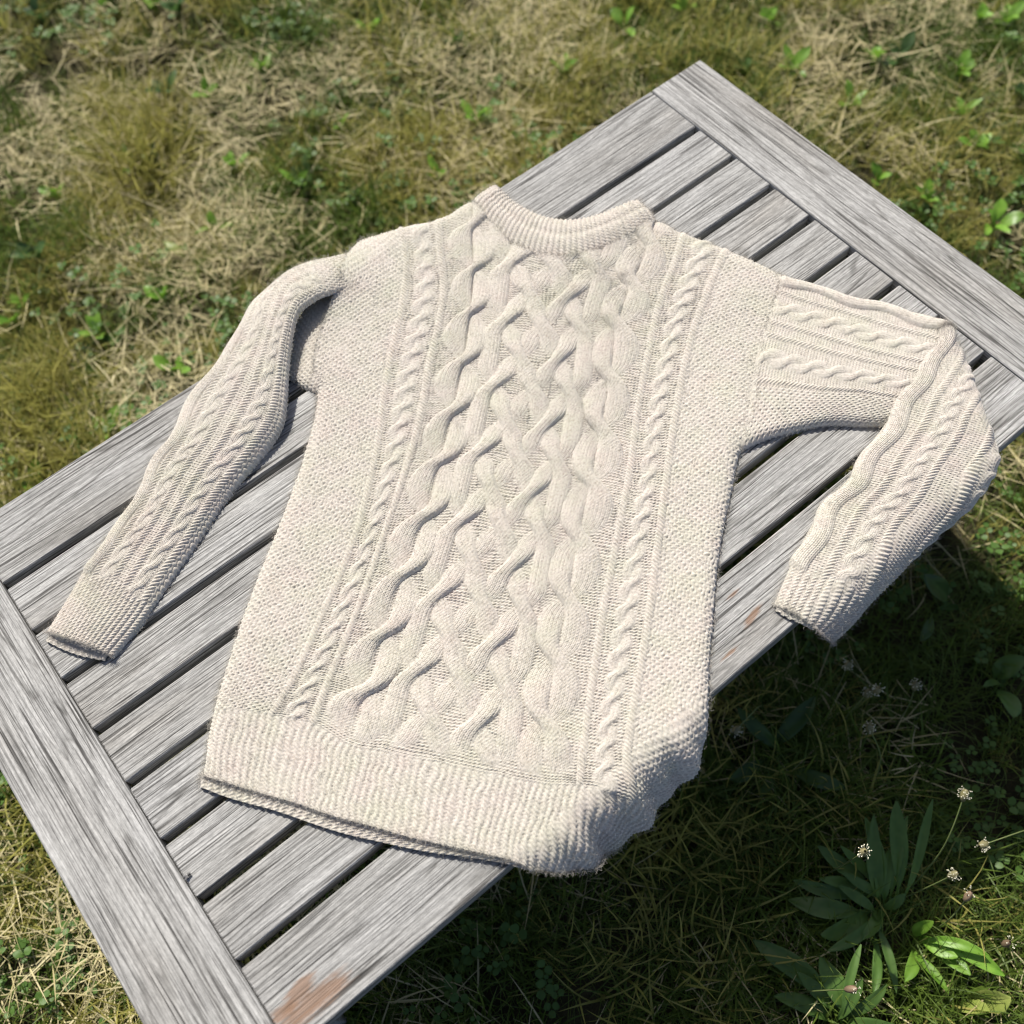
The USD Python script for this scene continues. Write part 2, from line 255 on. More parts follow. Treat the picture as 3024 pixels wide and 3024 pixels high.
mat('wool', {
    'geo': ('geometry', {}),
    'n1': ('noise_texture', {'scale': 38.0, 'detail': 2.0}), 'n2': ('noise_texture', {'scale': 420.0, 'detail': 3.0, 'roughness': 0.7}), 'n3': ('noise_texture', {'scale': 22.0, 'detail': 3.0}),
    'mp': ('mapping', {'location': (3.1, 1.7, 0.4)}),
    'r1': ('rgb_ramp', {'ramp': [(0.3, (0.436, 0.416, 0.364)), (0.45, (0.452, 0.424, 0.377)), (0.56, (0.458, 0.426, 0.384)), (0.7, (0.456, 0.414, 0.374))]}),
    'r3': ('rgb_ramp', {'ramp': [(0.34, (0.98, 1.0, 0.96)), (0.5, (1, 1, 1)), (0.68, (1.0, 0.99, 0.995))]}),
    'n4': ('noise_texture', {'scale': 330.0, 'detail': 3.0, 'roughness': 0.75}), 'r4': ('rgb_ramp', {'ramp': [(0.3, (0.72, 0.70, 0.66)), (0.45, (0.97, 0.965, 0.95)), (0.62, (1.12, 1.12, 1.11))]}),
    'mul2': ('mix_color', {'blend_type': 'multiply', 'fac': 1.0, 'use_clamp': False}),
    'mul': ('mix_color', {'blend_type': 'multiply', 'fac': 1.0}),
    'p': ('principled_bsdf', {'roughness': 0.85, 'specular_ior_level': 0.2, 'subsurface_weight': 0.12, 'subsurface_scale': 0.0015, 'subsurface_radius': (1.0, 0.85, 0.65), 'sheen_weight': 0.25, 'sheen_roughness': 0.5, 'sheen_tint': (1.0, 0.96, 0.9), 'diffuse_roughness': 0.3}),
    'bump': ('bump', {'strength': 0.5, 'distance': 0.0005}),
}, [('geo.position', 'n1.vector'), ('geo.position', 'mp.vector'), ('mp.vector', 'n3.vector'), ('geo.position', 'n2.vector'), ('n1.fac', 'r1.fac'), ('n3.fac', 'r3.fac'), ('r1.color', 'mul.a'), ('r3.color', 'mul.b'),
    ('geo.position', 'n4.vector'), ('n4.fac', 'r4.fac'), ('mul.result', 'mul2.a'), ('r4.color', 'mul2.b'), ('mul2.result', 'p.base_color'), ('n2.fac', 'bump.height'), ('bump.normal', 'p.normal')], 'p.BSDF')

def blade_mat(name, ramp, trans=0.3, rough=0.5):
    """blade material: the colour is picked per blade and per tuft"""
    mat(name, {
        'geo': ('geometry', {}), 'oi': ('object_info', {}),
        'a': ('math', {'math_type': 'multiply_add', 'value2': 0.55, 'value3': 0.0}),
        'b': ('math', {'math_type': 'multiply_add', 'value2': 0.25}),
        'r': ('rgb_ramp', {'ramp': ramp}),
        'p': ('principled_bsdf', {'roughness': rough, 'specular_ior_level': 0.35}),
        't': ('translucent_bsdf', {}), 'm': ('mix_closure', {'fac': trans})},
        [('geo.random_per_island', 'a.value1'), ('a.value', 'b.value3'), ('oi.random', 'b.value1'), ('b.value', 'r.fac'),
         ('r.color', 'p.base_color'), ('r.color', 't.color'), ('p.BSDF', 'm.closure1'), ('t.BSDF', 'm.closure2')], 'm.closure')

blade_mat('green_blades', [(0.0, (0.075, 0.125, 0.018)), (0.25, (0.13, 0.19, 0.03)), (0.5, (0.20, 0.25, 0.055)), (0.66, (0.31, 0.32, 0.095)), (0.8, (0.5, 0.46, 0.23))], 0.4)
blade_mat('olive_blades', [(0.0, (0.27, 0.27, 0.06)), (0.25, (0.37, 0.34, 0.095)), (0.5, (0.47, 0.41, 0.16)), (0.8, (0.62, 0.55, 0.29))], 0.42)
blade_mat('straw', [(0.0, (0.36, 0.31, 0.15)), (0.3, (0.55, 0.49, 0.28)), (0.6, (0.7, 0.64, 0.42)), (0.8, (0.8, 0.76, 0.57))], 0.15, 0.6)
blade_mat('clover_leaf', [(0.0, (0.07, 0.14, 0.025)), (0.4, (0.11, 0.21, 0.035)), (0.8, (0.17, 0.28, 0.05))], 0.35)
def leaf_mat(name, c0, c1, trans=0.35):
    mat(name, {
        'tc': ('texture_coordinate', {}), 'geo': ('geometry', {}), 'oi': ('object_info', {}),
        'n': ('noise_texture', {'scale': 60.0, 'detail': 3.0}), 'r': ('rgb_ramp', {'ramp': [(0.3, c0), (0.7, c1)]}),
        'hv': ('hsv', {'saturation': 1.0}), 'v': ('map_range', {'to_min': 0.8, 'to_max': 1.2}),
        'p': ('principled_bsdf', {'roughness': 0.42, 'specular_ior_level': 0.45}), 't': ('translucent_bsdf', {}), 'm': ('mix_closure', {'fac': trans})},
        [('geo.position', 'n.vector'), ('n.fac', 'r.fac'), ('oi.random', 'v.value'), ('v.result', 'hv.value'), ('r.color', 'hv.color'), ('hv.color', 'p.base_color'), ('hv.color', 't.color'),
         ('p.BSDF', 'm.closure1'), ('t.BSDF', 'm.closure2')], 'm.closure')
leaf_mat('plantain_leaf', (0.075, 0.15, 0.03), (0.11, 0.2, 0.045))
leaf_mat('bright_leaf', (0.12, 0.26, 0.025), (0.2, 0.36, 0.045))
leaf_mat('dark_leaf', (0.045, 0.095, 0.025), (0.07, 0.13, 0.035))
leaf_mat('yellow_leaf', (0.2, 0.26, 0.05), (0.27, 0.31, 0.08))
leaf_mat('stalk', (0.11, 0.15, 0.045), (0.16, 0.19, 0.07), 0.1)
leaf_mat('spike', (0.17, 0.16, 0.075), (0.27, 0.24, 0.13), 0.1)
leaf_mat('brown_spike', (0.16, 0.11, 0.07), (0.24, 0.17, 0.11), 0.1)
leaf_mat('anther', (0.6, 0.58, 0.42), (0.72, 0.7, 0.56), 0.2)
mat('soil', {
    'geo': ('geometry', {}), 'n': ('noise_texture', {'scale': 9.0, 'detail': 6.0, 'roughness': 0.7}), 'n2': ('noise_texture', {'scale': 160.0, 'detail': 4.0}),
    'r': ('rgb_ramp', {'ramp': [(0.3, (0.022, 0.02, 0.011)), (0.5, (0.045, 0.042, 0.02)), (0.7, (0.09, 0.075, 0.04))]}),
    'p': ('principled_bsdf', {'roughness': 0.95, 'specular_ior_level': 0.1}), 'b': ('bump', {'strength': 1.0, 'distance': 0.01})},
    [('geo.position', 'n.vector'), ('geo.position', 'n2.vector'), ('n.fac', 'r.fac'), ('r.color', 'p.base_color'), ('n2.fac', 'b.height'), ('b.normal', 'p.normal')], 'p.BSDF')

# ------------------------------------------------------------------ ground
rng = np.random.default_rng(7)
def ground_z(x, y):
    p = np.stack([np.asarray(x, float), np.asarray(y, float), np.zeros(np.shape(x))], -1)
    near = np.exp(-((p[..., 0] - 0.2) ** 2 + (p[..., 1] - 0.5) ** 2) / 18.0)
    return (0.045 * (meshkit.noise(p * 2.3, 3) - 0.5) + 0.022 * (meshkit.noise(p * 7.0, 5) - 0.5)) * near - 0.012
gx = np.concatenate([np.linspace(-60, -2.6, 14)[:-1], np.linspace(-2.6, 3.2, 150), np.linspace(3.2, 60, 14)[1:]])
gy = np.concatenate([np.linspace(-60, -2.4, 14)[:-1], np.linspace(-2.4, 3.6, 150), np.linspace(3.6, 60, 14)[1:]])
X, Y = np.meshgrid(gx, gy)
def grid_faces(nv, nu):
    i, j = np.meshgrid(np.arange(nv - 1), np.arange(nu - 1), indexing='ij')
    a = i * nu + j
    return np.stack([a, a + 1, a + nu + 1, a + nu], -1).reshape(-1, 4)
g = put('ground', (np.stack([X, Y, ground_z(X, Y)], -1).reshape(-1, 3), grid_faces(len(gy), len(gx))), 'soil', smooth=True)
tag(g.GetPrim(), 'brown soil showing between the grass of the lawn', kind='structure')

# ------------------------------------------------------------------ table
def board(x0, x1, y0, y1, z0, z1, c=0.0013):
    pts = []
    for x, sx in ((x0, 1), (x1, -1)):
        for y, sy in ((y0, 1), (y1, -1)):
            for z, sz in ((z0, 1), (z1, -1)):
                pts += [(x + sx * c, y + sy * c, z), (x + sx * c, y, z + sz * c), (x, y + sy * c, z + sz * c)]
    return trimesh.convex.convex_hull(np.array(pts))
table = xform('slatted_table')
tag(table.GetPrim(), 'weathered grey wooden slatted table standing on the grass under the sweater', 'table')
TP = P(table)
TH, GAP = 0.028, 0.0088
LI = TABLE_L / 2 - RAIL
for s in (-1, 1):
    put('end_rail', board(min(s * LI, s * TABLE_L / 2), max(s * LI, s * TABLE_L / 2), YE, YF, H - TH, H), 'grey_wood_crosswise', TP)
LS = LI - 0.0012
put('side_board', board(-LS, LS, YF - E0 + GAP / 2, YF, H - TH, H - 0.0006), 'grey_wood_lengthwise', TP)
put('side_board', board(-LS, LS, YE, YE + E1 - GAP / 2, H - TH, H - 0.0008), 'grey_wood_worn', TP)
for k in range(7):
    yc = YF - E0 - (k + 0.5) * PITCH
    w, dz = (PITCH - GAP) / 2 + rng.uniform(-0.0007, 0.0007), rng.uniform(0.0004, 0.0016)
    put('slat', board(-LS, LS, yc - w, yc + w, H - TH + 0.004, H - dz), 'grey_wood_lengthwise', TP)
LEG = 0.065
for sy in (-1, 1):
    y = sy * (TABLE_W / 2 - 0.012)
    put('apron', board(-LI + 0.02, LI - 0.02, min(y, y - sy * 0.022), max(y, y - sy * 0.022), H - TH - 0.072, H - TH - 0.0005), 'grey_wood_lengthwise', TP)
for sx in (-1, 1):
    x = sx * (TABLE_L / 2 - 0.022)
    put('apron', board(min(x, x - sx * 0.022), max(x, x - sx * 0.022), -0.25, 0.25, H - TH - 0.072, H - TH - 0.0005), 'grey_wood_crosswise', TP)
put('centre_batten', board(-0.03, 0.03, -0.28, 0.28, H - TH - 0.03, H - TH + 0.0035), 'grey_wood_crosswise', TP)
for sx in (-1, 1):
    for sy in (-1, 1):
        xo, yo = sx * (TABLE_L / 2 - 0.018), sy * (TABLE_W / 2 - 0.036)
        put('leg', board(min(xo, xo - sx * LEG), max(xo, xo - sx * LEG), min(yo, yo - sy * LEG), max(yo, yo - sy * LEG), -0.03, H - TH - 0.001), 'grey_wood_lengthwise', TP)

# ------------------------------------------------------------------ the cloth's carrier surface: table top, falling over both long edges
def drop(d, slope, r, d0):
    e = np.clip(d - d0, 0, None)
    return np.where(e < r, slope * e * e / (2 * r), slope * (e - r / 2))
def S(y):
    return -drop(YE - y, 1.9, .027, -.003) - drop(y - YF, 0.7, .05, .0)
_y = np.linspace(-0.55, 0.55, 6001)
_q = np.concatenate([[0], np.cumsum(np.hypot(np.diff(_y), np.diff(S(_y))))]); _q -= np.interp(0, _y, _q)
flat = lambda y: np.interp(y, _y, _q)       # y -> length along the surface
unflat = lambda q: np.interp(q, _q, _y)

# ------------------------------------------------------------------ knitting
fr = lambda a: a - np.floor(a)
def knit(c, r):
    a, out = np.abs(fr(c) - 0.5), 0
    for add in (0.0, 1.0):
        u = fr(r) + add
        d = (a - (0.10 + 0.24 * u)) / 0.17
        env = np.clip(u / 0.25, 0, 1) * np.clip((1.35 - u) / 0.35, 0, 1)
        out = np.maximum(out, np.sqrt(np.clip(1 - d * d, 0, 1)) * (0.35 + 0.65 * env))
    return 0.5 * out + 0.5 * np.sqrt(np.clip(1 - (2 * a) ** 2, 0, 1))
def purl(c, r):
    w = 0.5 + 0.5 * np.cos(2 * np.pi * (r - 0.15 * np.cos(2 * np.pi * c)))
    return w ** 0.8 * (0.94 + 0.06 * np.cos(2 * np.pi * c))
def seed(c, r):
    i, j = np.floor(c), np.floor(r)
    odd = np.mod(i + j, 2)
    x, y = fr(c) - 0.5, fr(r) - 0.5
    dome = np.sqrt(np.clip(1 - (x / 0.62) ** 2 - ((y + 0.25 * np.abs(x)) / 0.6) ** 2, 0, 1))
    low = 0.48 * np.sqrt(np.clip(1 - (np.abs(x) / 0.5) ** 2, 0, 1))
    return np.where(odd > 0.5, dome, low)
def cord(x, r, w=0.75):
    """one twisted knit stitch running up the fabric; x in stitches from its middle"""
    e = np.sqrt(np.clip(1 - (x / w) ** 2, 0, 1))
    return e * (0.72 + 0.28 * np.cos(2 * np.pi * (r * 0.8 + x * 0.75)))
def rib(c, r):
    x = 2 * (fr(c / 2) - 0.5)
    return np.maximum(cord(x, r, 0.72) * 1.0, 0.3 * purl(c, r))
def prof(d, p=3.0):
    return np.clip(1 - np.abs(d) ** p, 0, 1) ** 0.6
def rope(x, r, half, period, sgn, up=0.75):
    """two strands twisted round each other: x in stitches from the rope's middle; one crossing every 'period' rows"""
    out = np.zeros(np.broadcast(x, r).shape)
    for k in (0, 1):
        ph = np.pi * r / period + k * np.pi
        s = np.tanh(1.5 * np.sin(ph)) / math.tanh(1.5)
        xc = sgn * s * half * 0.46
        z = 1.0 + 0.55 * np.cos(ph)
        d = (x - xc) / (half * 0.58)
        q = prof(d, 2.2)
        out = np.maximum(out, z * q + 0.6 * (knit(x - xc, r) - 0.8) * q)
    return out

SURF = []
def cloth(parts, xy, h, tex, mat_='wool', skirt=0.006, closed=(1, 1, 1, 1)):
    """parts: [(name, parent, column mask or None)]; xy (nv, nu, 2) with y along the carrier; h macro height, tex relief, both in metres"""
    nv, nu = h.shape
    y = unflat(xy[..., 1])
    B = np.stack([xy[..., 0], y, H + S(y)], -1)
    def normals(G):
        du, dv = np.gradient(G, axis=1), np.gradient(G, axis=0)
        n = np.cross(du, dv); n /= np.linalg.norm(n, axis=-1, keepdims=True) + 1e-12
        return n
    n0 = normals(B)
    if n0[..., 2].mean() < 0:
        n0 = -n0; flip = True
    else:
        flip = False
    M = B + n0 * h[..., None]
    n1 = normals(M); n1 = -n1 if flip else n1
    G = M + n1 * tex[..., None]
    N = normals(G); N = -N if flip else N
    Fq = grid_faces(nv, nu)
    if flip:
        Fq = Fq[:, ::-1]
    SURF.append((G, n1))
    made = []
    for name, parent, (c0, c1), (r0, r1) in parts:
        sub, sn, sn0 = G[r0:r1, c0:c1], N[r0:r1, c0:c1], n0[r0:r1, c0:c1]
        a, b = sub.shape[:2]
        pts, nrm, F = sub.reshape(-1, 3), sn.reshape(-1, 3), grid_faces(a, b)
        if flip:
            F = F[:, ::-1]
        # turn the outer border down, so that the knitted cloth has a thickness
        idx = np.arange(a * b).reshape(a, b)
        for side, cond in (((idx[0, :]), r0 == 0 and closed[0]), (idx[-1, ::-1], r1 == nv and closed[1]), (idx[::-1, 0], c0 == 0 and closed[2]), (idx[:, -1], c1 == nu and closed[3])):
            if not cond:
                continue
            st = len(pts)
            e = pts[side] - sn0.reshape(-1, 3)[side] * skirt
            pts = np.vstack([pts, e]); nrm = np.vstack([nrm, nrm[side]])
            i = np.arange(len(side) - 1)
            f = np.stack([side[i], st + i, st + i + 1, side[i + 1]], -1)
            F = np.vstack([F, f[:, ::-1] if flip else f])
        made.append(quads(name, pts, F, nrm, mat_, parent))
    return made, M, n1

def polyline(p, n, w=None):
    p = np.asarray(p, float)
    d = np.concatenate([[0], np.cumsum(np.linalg.norm(np.diff(p, axis=0), axis=1))])
    f = PchipInterpolator(d / d[-1], p)
    return f(np.linspace(0, 1, n) if w is None else w)
def prep(p):
    p = np.asarray(p, float).copy() / 1000
    p[:, 1] = flat(p[:, 1])
    return p
def edge(d, w, h0, h1):
    """height from h1 at an edge up to h0 at w metres from it, along a quarter round"""
    u = np.clip(1 - d / w, 0, 1)
    return h1 + (h0 - h1) * np.sqrt(np.clip(1 - u * u, 0, 1))
def lengths(xy, axis):
    d = np.linalg.norm(np.diff(xy, axis=axis), axis=-1)
    pad = [(0, 0), (0, 0)]; pad[axis] = (1, 0)
    return np.pad(np.cumsum(d, axis=axis), pad)

sweater = xform('knitted_sweater')
tag(sweater.GetPrim(), 'cream cable-knit wool sweater laid flat across the grey slatted table', 'sweater')
SP = P(sweater)
ST, RW = 0.0039, 0.0034                    # stitch width and row height
ROWS = 19.5                                # rows to one repeat of the wide cables

# ---- front of the body
names = ['EL', 'L1', 'L2', 'C1', 'G1', 'G2', 'G3', 'G4', 'C2', 'R1', 'R2', 'ER']
NVB, NVR, NU = 840, 150, 620
TB = 9.93
gu, gt = [], []
for n in names:
    a, b = BODY[n]
    p, t = prep(np.array(a)[:, :2]), np.array(a)[:, 2]
    rb = np.vstack([p[-1], prep(b)])
    tt = np.linspace(t[0], TB, NVB)
    up = PchipInterpolator(t, p)(tt)
    dn = polyline(rb, NVR + 1)[1:]
    gu.append(np.vstack([up, dn]))
    gt.append(np.concatenate([tt, TB + np.linspace(0, 1, NVR + 1)[1:] * 22 / ROWS]))
gu, gt = np.array(gu), np.array(gt)        # (12, nv, 2), (12, nv)
# light smoothing along the length takes out the wobble of the guides
from scipy.ndimage import gaussian_filter1d, gaussian_filter
gu = gaussian_filter1d(gu, 10, axis=1, mode='nearest')
mid_w = np.concatenate([[0], np.cumsum(np.linalg.norm(np.diff(gu[:, 430], axis=0), axis=1))])
ug = mid_w / mid_w[-1]
us = np.linspace(0, 1, NU)
xyB = PchipInterpolator(ug, gu, axis=0)(us).transpose(1, 0, 2)
tB = PchipInterpolator(ug, gt, axis=0)(us).T
wid = lengths(xyB, 1)
iu = {n: int(round(ug[k] * (NU - 1))) for k, n in enumerate(names)}
nv = NVB + NVR
row = (TB - tB) * ROWS
# stitches across: between the cords by share, in the moss panels by distance
cst = np.zeros((nv, NU))
tot = mid_w[-1] / ST
cst[:] = us[None] * tot
cL1, cL2, cR1, cR2 = [ug[names.index(n)] * tot for n in ('L1', 'L2', 'R1', 'R2')]
fL, fR = slice(0, iu['L1']), slice(iu['R2'], NU)
cst[:, fL] = cL1 - (wid[:, [iu['L1']]] - wid[:, fL]) / ST
cst[:, fR] = cR2 + (wid[:, fR] - wid[:, [iu['R2']]]) / ST
# relief
jit = 1.1 * (meshkit.noise(np.dstack([cst * 0.3, row * 0.3, 0 * row]), 11) - 0.5)
c_, r_ = cst + jit, row + 0.8 * jit
amp = 0.65 + 0.65 * meshkit.noise(np.dstack([cst * 0.9, row * 0.9, 0 * row]), 12)
zz = 0.0019 * purl(c_, r_) * amp
moss = 0.0018 * seed(c_, r_) * amp
inL, inR = cst < cL1, cst > cR2
zz = np.where(inL | inR, moss, zz)
for cc in (cL1, cL2, cR1, cR2):
    zz = np.maximum(zz, 0.0034 * cord(cst - cc, row, 1.1))
for a, b, sg in ((cL1, cL2, 1), (cR1, cR2, 1)):
    zz = np.maximum(zz, 0.0023 * rope(cst - (a + b) / 2, row, 2.55, 7.2, sg))
# wide cables: strands as (centre, lift) against t; s runs 0..1 between the inner cords
s = (cst - cL2) / (cR1 - cL2)
stw = 1.0 / (cR1 - cL2)
def strand(xc, lift, half, t0=-9, t1=99):
    d = (s - xc) / half
    on = np.clip((tB - t0) / 0.12, 0, 1) * np.clip((t1 - tB) / 0.5, 0, 1) ** 0.7
    body_ = prof(d, 2.5) ** 0.8 * on
    return lift * body_ + 0.0021 * (knit((s - xc) / stw * 0.95, row) - 0.8) * np.minimum(1, body_ * 1.5)
T0, T1 = -0.6, 9.86
best = zz.copy()
tW = tB + 0.10 * (meshkit.noise(np.dstack([tB * 0.9, s * 2.0, 0 * s]), 71) - 0.5)
for cx, A, half, sg in ((0.150, 0.063, 0.055, -1), (0.850, 0.058, 0.055, 1)):
    for k in (0, 1):
        ph = np.pi * tW + k * np.pi
        x = cx + sg * A * np.tanh(1.35 * np.sin(ph)) / math.tanh(1.35)
        best = np.maximum(best, strand(x, 0.0045 + 0.0026 * np.cos(ph), half * (1.06 - 0.26 * np.abs(np.cos(ph)) ** 1.5), T0, T1))
slots = [0.285, 0.375, 0.462, 0.545, 0.625, 0.712]
order = list(range(6)); T = [2.1 + 0.645 * n for n in range(-4, 13)]
paths = {k: [] for k in range(6)}
for n, tn in enumerate(T):
    typ = [(0, '/'), (2, '\\'), (4, '\\')] if n % 2 == 0 else [(1, '\\'), (3, '/')]
    moved = {}
    for a, o in typ:
        l, r = order[a], order[a + 1]
        moved[l] = (a, a + 1, o == '\\'); moved[r] = (a + 1, a, o == '/')
        order[a], order[a + 1] = r, l
    for k in range(6):
        cur = order.index(k)
        paths[k].append((tn, *moved.get(k, (cur, cur, None))))
for k in range(6):
    wmod = np.ones(tB.shape); x = np.full(tB.shape, slots[paths[k][0][1]]); lift = np.full(tB.shape, 0.0042)
    for tn, a, b, over in paths[k]:
        w = np.clip((tW - tn + 0.34) / 0.68, 0, 1); w = w * w * (3 - 2 * w)
        x = x + (slots[b] - slots[a]) * w
        if over is not None:
            wmod = wmod - 0.20 * np.exp(-((tB - tn) / 0.17) ** 2)
            lift = lift + (0.0024 if over else -0.0022) * np.exp(-((tB - tn) / 0.26) ** 2)
    best = np.maximum(best, strand(x, lift, 0.0455 * wmod, -0.5, T1))
inC = (s > 0.0) & (s < 1.0) & (tB < TB + 0.05)
zz = np.where(inC, best, zz)
# ribbing below
ribz = 0.0020 * rib(c_ * 1.1, row * 1.0)
wr = np.clip((tB - TB + 0.05) / 0.10, 0, 1)
zz = zz * (1 - wr) + ribz * wr
zz += 0.0004 * (meshkit.noise(np.dstack([cst * 1.7, row * 1.7, 0 * row]), 9) - 0.5)
# macro height of the front: two layers of cloth on the table, falling at the side folds
hB = np.full((nv, NU), 0.0095)
dl, dr = wid, wid[:, -1:] - wid
t1d = tB[:, 0]; fl = np.clip((t1d - 3.3) / 0.5, 0, 1)[:, None]
hB = np.minimum(hB, edge(dl, 0.016, 0.0095, 0.0005) * fl + 0.0095 * (1 - fl))
t1r = tB[:, -1]; frr = np.clip((t1r - 3.9) / 0.35, 0, 1)[:, None]
hB = np.minimum(hB, edge(dr, 0.016, 0.0095, 0.0005) * frr + 0.0095 * (1 - frr))
vert = lengths(xyB, 0)
topd = vert
sh = np.ones(NU); k0, k1 = iu['C1'], iu['C2']
sh[k0:k1] = 0.0; sh = gaussian_filter1d(sh, 3)
hB = np.minimum(hB, edge(topd, 0.02, 0.0095, 0.001) * sh + 0.0095 * (1 - sh))
# left of the neck the cloth rises toward the fold of the sleeve
cols = np.clip(1 - wid / 0.10, 0, 1)
fold = np.exp(-((tB - 1.5) / 0.7) ** 2) * cols ** 1.6
hB = hB + 0.010 * fold
hB = hB + 0.004 * (meshkit.fbm(np.dstack([xyB * 9.0, 0 * tB]), 3, 4) - 0.5) * np.clip(np.minimum(dl, dr) / 0.03, 0, 1)
# the part that hangs over the edge falls in soft folds
yB = unflat(xyB[..., 1]); hang = np.clip((YE + 0.004 - yB) / 0.03, 0, 1)
hB = hB + hang * (0.0045 * np.sin(xyB[..., 0] * 85.0 + 0.6) + 0.0025 * np.sin(xyB[..., 0] * 190.0 + 2.0))
cl = lambda n: iu[n]
L1a, L2a, R1a, R2a = cl('L1') - 6, cl('L2') + 6, cl('R1') - 6, cl('R2') + 6
rows_b, rows_r = (0, NVB), (NVB - 1, nv)
bodyparts = [('moss_stitch_panel', SP, (0, L1a + 1), rows_b), ('rope_cable_band', SP, (L1a, L2a + 1), rows_b), ('cable_panel', SP, (L2a, R1a + 1), rows_b),
             ('rope_cable_band', SP, (R1a, R2a + 1), rows_b), ('moss_stitch_panel', SP, (R2a, NU), rows_b), ('hem_ribbing', SP, (0, NU), rows_r)]
made, MB_, NB_ = cloth(bodyparts, xyB, hB, zz, skirt=0.007)

# ---- back hem ribbing showing under the front hem
def band(name, parent, top, low, nu_, nv_, hfun, texfun, skirt=0.004, closed=(1, 1, 1, 1)):
    a, b = polyline(prep(top), nu_), polyline(prep(low), nu_)
    w = np.linspace(0, 1, nv_)[:, None, None]
    xy = a[None] * (1 - w) + b[None] * w
    du, dv = lengths(xy, 1), lengths(xy, 0)
    m = cloth([(name, parent, (0, nu_), (0, nv_))], xy, hfun(du, dv, w[..., 0] + 0 * du), texfun(du, dv), skirt=skirt, closed=closed)
    return m
band('back_hem_ribbing', SP, BACK_HEM_TOP, BACK_HEM_LOW, 330, 60,
     lambda du, dv, w: np.minimum(edge(du, 0.008, 0.0035, 0.0005), edge(du[:, -1:] - du, 0.008, 0.0035, 0.0005)),
     lambda du, dv: 0.0024 * rib(du.mean(0)[None] / ST + 0 * dv, dv / RW), skirt=0.0034)

# ---- collar: a band of twisted ribbing that rolls up from the neck seam
def collar_h(du, dv, w):
    roll = np.sin(np.pi * np.clip(w, 0, 1)) ** 0.7
    crease = 0.0022 * np.exp(-((w - 0.56) / 0.10) ** 2)
    return (0.0085 * (1 - w) + 0.005 * w + 0.008 * roll - crease) * np.minimum(1, 0.45 + 0.55 * np.minimum(du, du[:, -1:] - du) / 0.012)
band('collar', SP, COLLAR_SEAM, COLLAR_TOP, 420, 96, collar_h, lambda du, dv: 0.0022 * rib(du.mean(0)[None] / (ST * 0.86) + 0 * dv, dv / RW), skirt=0.008)

# ---- sleeves
def sleeve_relief(dist, rw, feats, moss_from=None):
    c = dist / ST
    z = 0.0012 * purl(c, rw)
    if moss_from is not None:
        z = np.where(dist > moss_from, 0.0020 * seed(c, rw), z)
    for f in feats:
        if f[0] == 'cord':
            z = np.maximum(z, 0.0028 * cord((dist - f[1]) / ST, rw, 1.1))
        elif f[0] == 'rope':
            z = np.maximum(z, 0.0018 * rope((dist - f[1]) / ST, rw + f[4], f[2] / ST, f[3], f[5]))
        elif f[0] == 'wave':       # one broad strand that snakes along the edge
            xc = f[1] + f[3] * np.sin(2 * np.pi * rw / f[4] + f[5])
            d = (dist - xc) / f[2]
            z = np.maximum(z, 0.0050 * prof(d, 2.6) + 0.0020 * (knit((dist - xc) / ST, rw) - 0.8) * prof(d, 2.6))
    return z

def tube_panel(g0, g1, nv_, nu_, soft=60, mids=()):
    """guides along the length at shares 0, mids..., 1 of the width"""
    cs = [np.asarray(prep(g0))] + [prep(m) for _, m in mids] + [np.asarray(prep(g1))]
    sh_ = [0.0] + [a for a, _ in mids] + [1.0]
    out = []
    for p in cs:
        k = np.linspace(0, 1, len(p))
        out.append(PchipInterpolator(k, p)(np.linspace(0, 1, nv_)))
    out = gaussian_filter1d(np.array(out), nv_ / soft, axis=1, mode='nearest')
    xy = PchipInterpolator(sh_, out, axis=0)(np.linspace(0, 1, nu_)).transpose(1, 0, 2)
    return xy

# right sleeve: upper part runs out from the seam, then the forearm is folded back across it
rs = xform('sleeve', parent=SP); RSP = P(rs)
tag(rs.GetPrim(), 'sleeve folded back at the elbow, hanging over the table edge')
xyU = tube_panel(UPPER_0, UPPER_3, 330, 260, 60, [(0.26, UPPER_1), (0.56, UPPER_2)])
wu, lu = lengths(xyU, 1), lengths(xyU, 0)
fu = np.linspace(0, 1, 260)[None] + 0 * wu
W0 = wu[:, -1:] * 0 + wu[0, -1]
rowU = lu[:, 60:61] / RW + 0 * wu
rowU = (lu / RW)
shr = np.array([0, 0.05, 0.10, 0.165, 0.25, 0.345, 0.45, 0.585, 0.70, 0.74, 1.0])
lo = np.maximum(edge(wu, 0.014, 0.011, 0.001), 0)
hU = np.minimum(np.minimum(0.0105, edge(wu, 0.014, 0.0105, 0.0008)), edge(wu[:, -1:] - wu, 0.014, 0.0105, 0.0005))
hU = hU + 0.006 * np.sin(np.pi * np.clip(fu, 0, 1)) * np.linspace(0, 1, 330)[:, None]
tex = 0.0013 * purl(fu * 62, rowU)
tex = np.where(fu > 0.735, 0.0020 * seed(fu * 56, rowU), tex)
for f0 in (0.165, 0.375, 0.455, 0.705):
    tex = np.maximum(tex, 0.0028 * cord((fu - f0) * 62, rowU, 1.1))
for f0, ph0 in ((0.27, 0), (0.58, 3)):
    tex = np.maximum(tex, 0.0022 * rope((fu - f0) * 62, rowU + ph0, 3.5, 7.6, -1))
xw = 0.058 + 0.022 * np.sin(rowU / 24 * 2 * np.pi + 0.6)
tex = np.maximum(tex, 0.0050 * prof((fu - xw) / 0.042, 2.6) + 0.0020 * (knit((fu - xw) * 62, rowU) - 0.8) * prof((fu - xw) / 0.042, 2.6))
under = np.clip(lu / 0.012, 0, 1)
hU = hU - 0.003 * (1 - under)
tex *= np.clip((lu - 0.008) / 0.006, 0.1, 1)
cloth([('upper_sleeve', RSP, (0, 260), (0, 330))], xyU, hU, tex, closed=(0, 1, 1, 1), skirt=0.006)

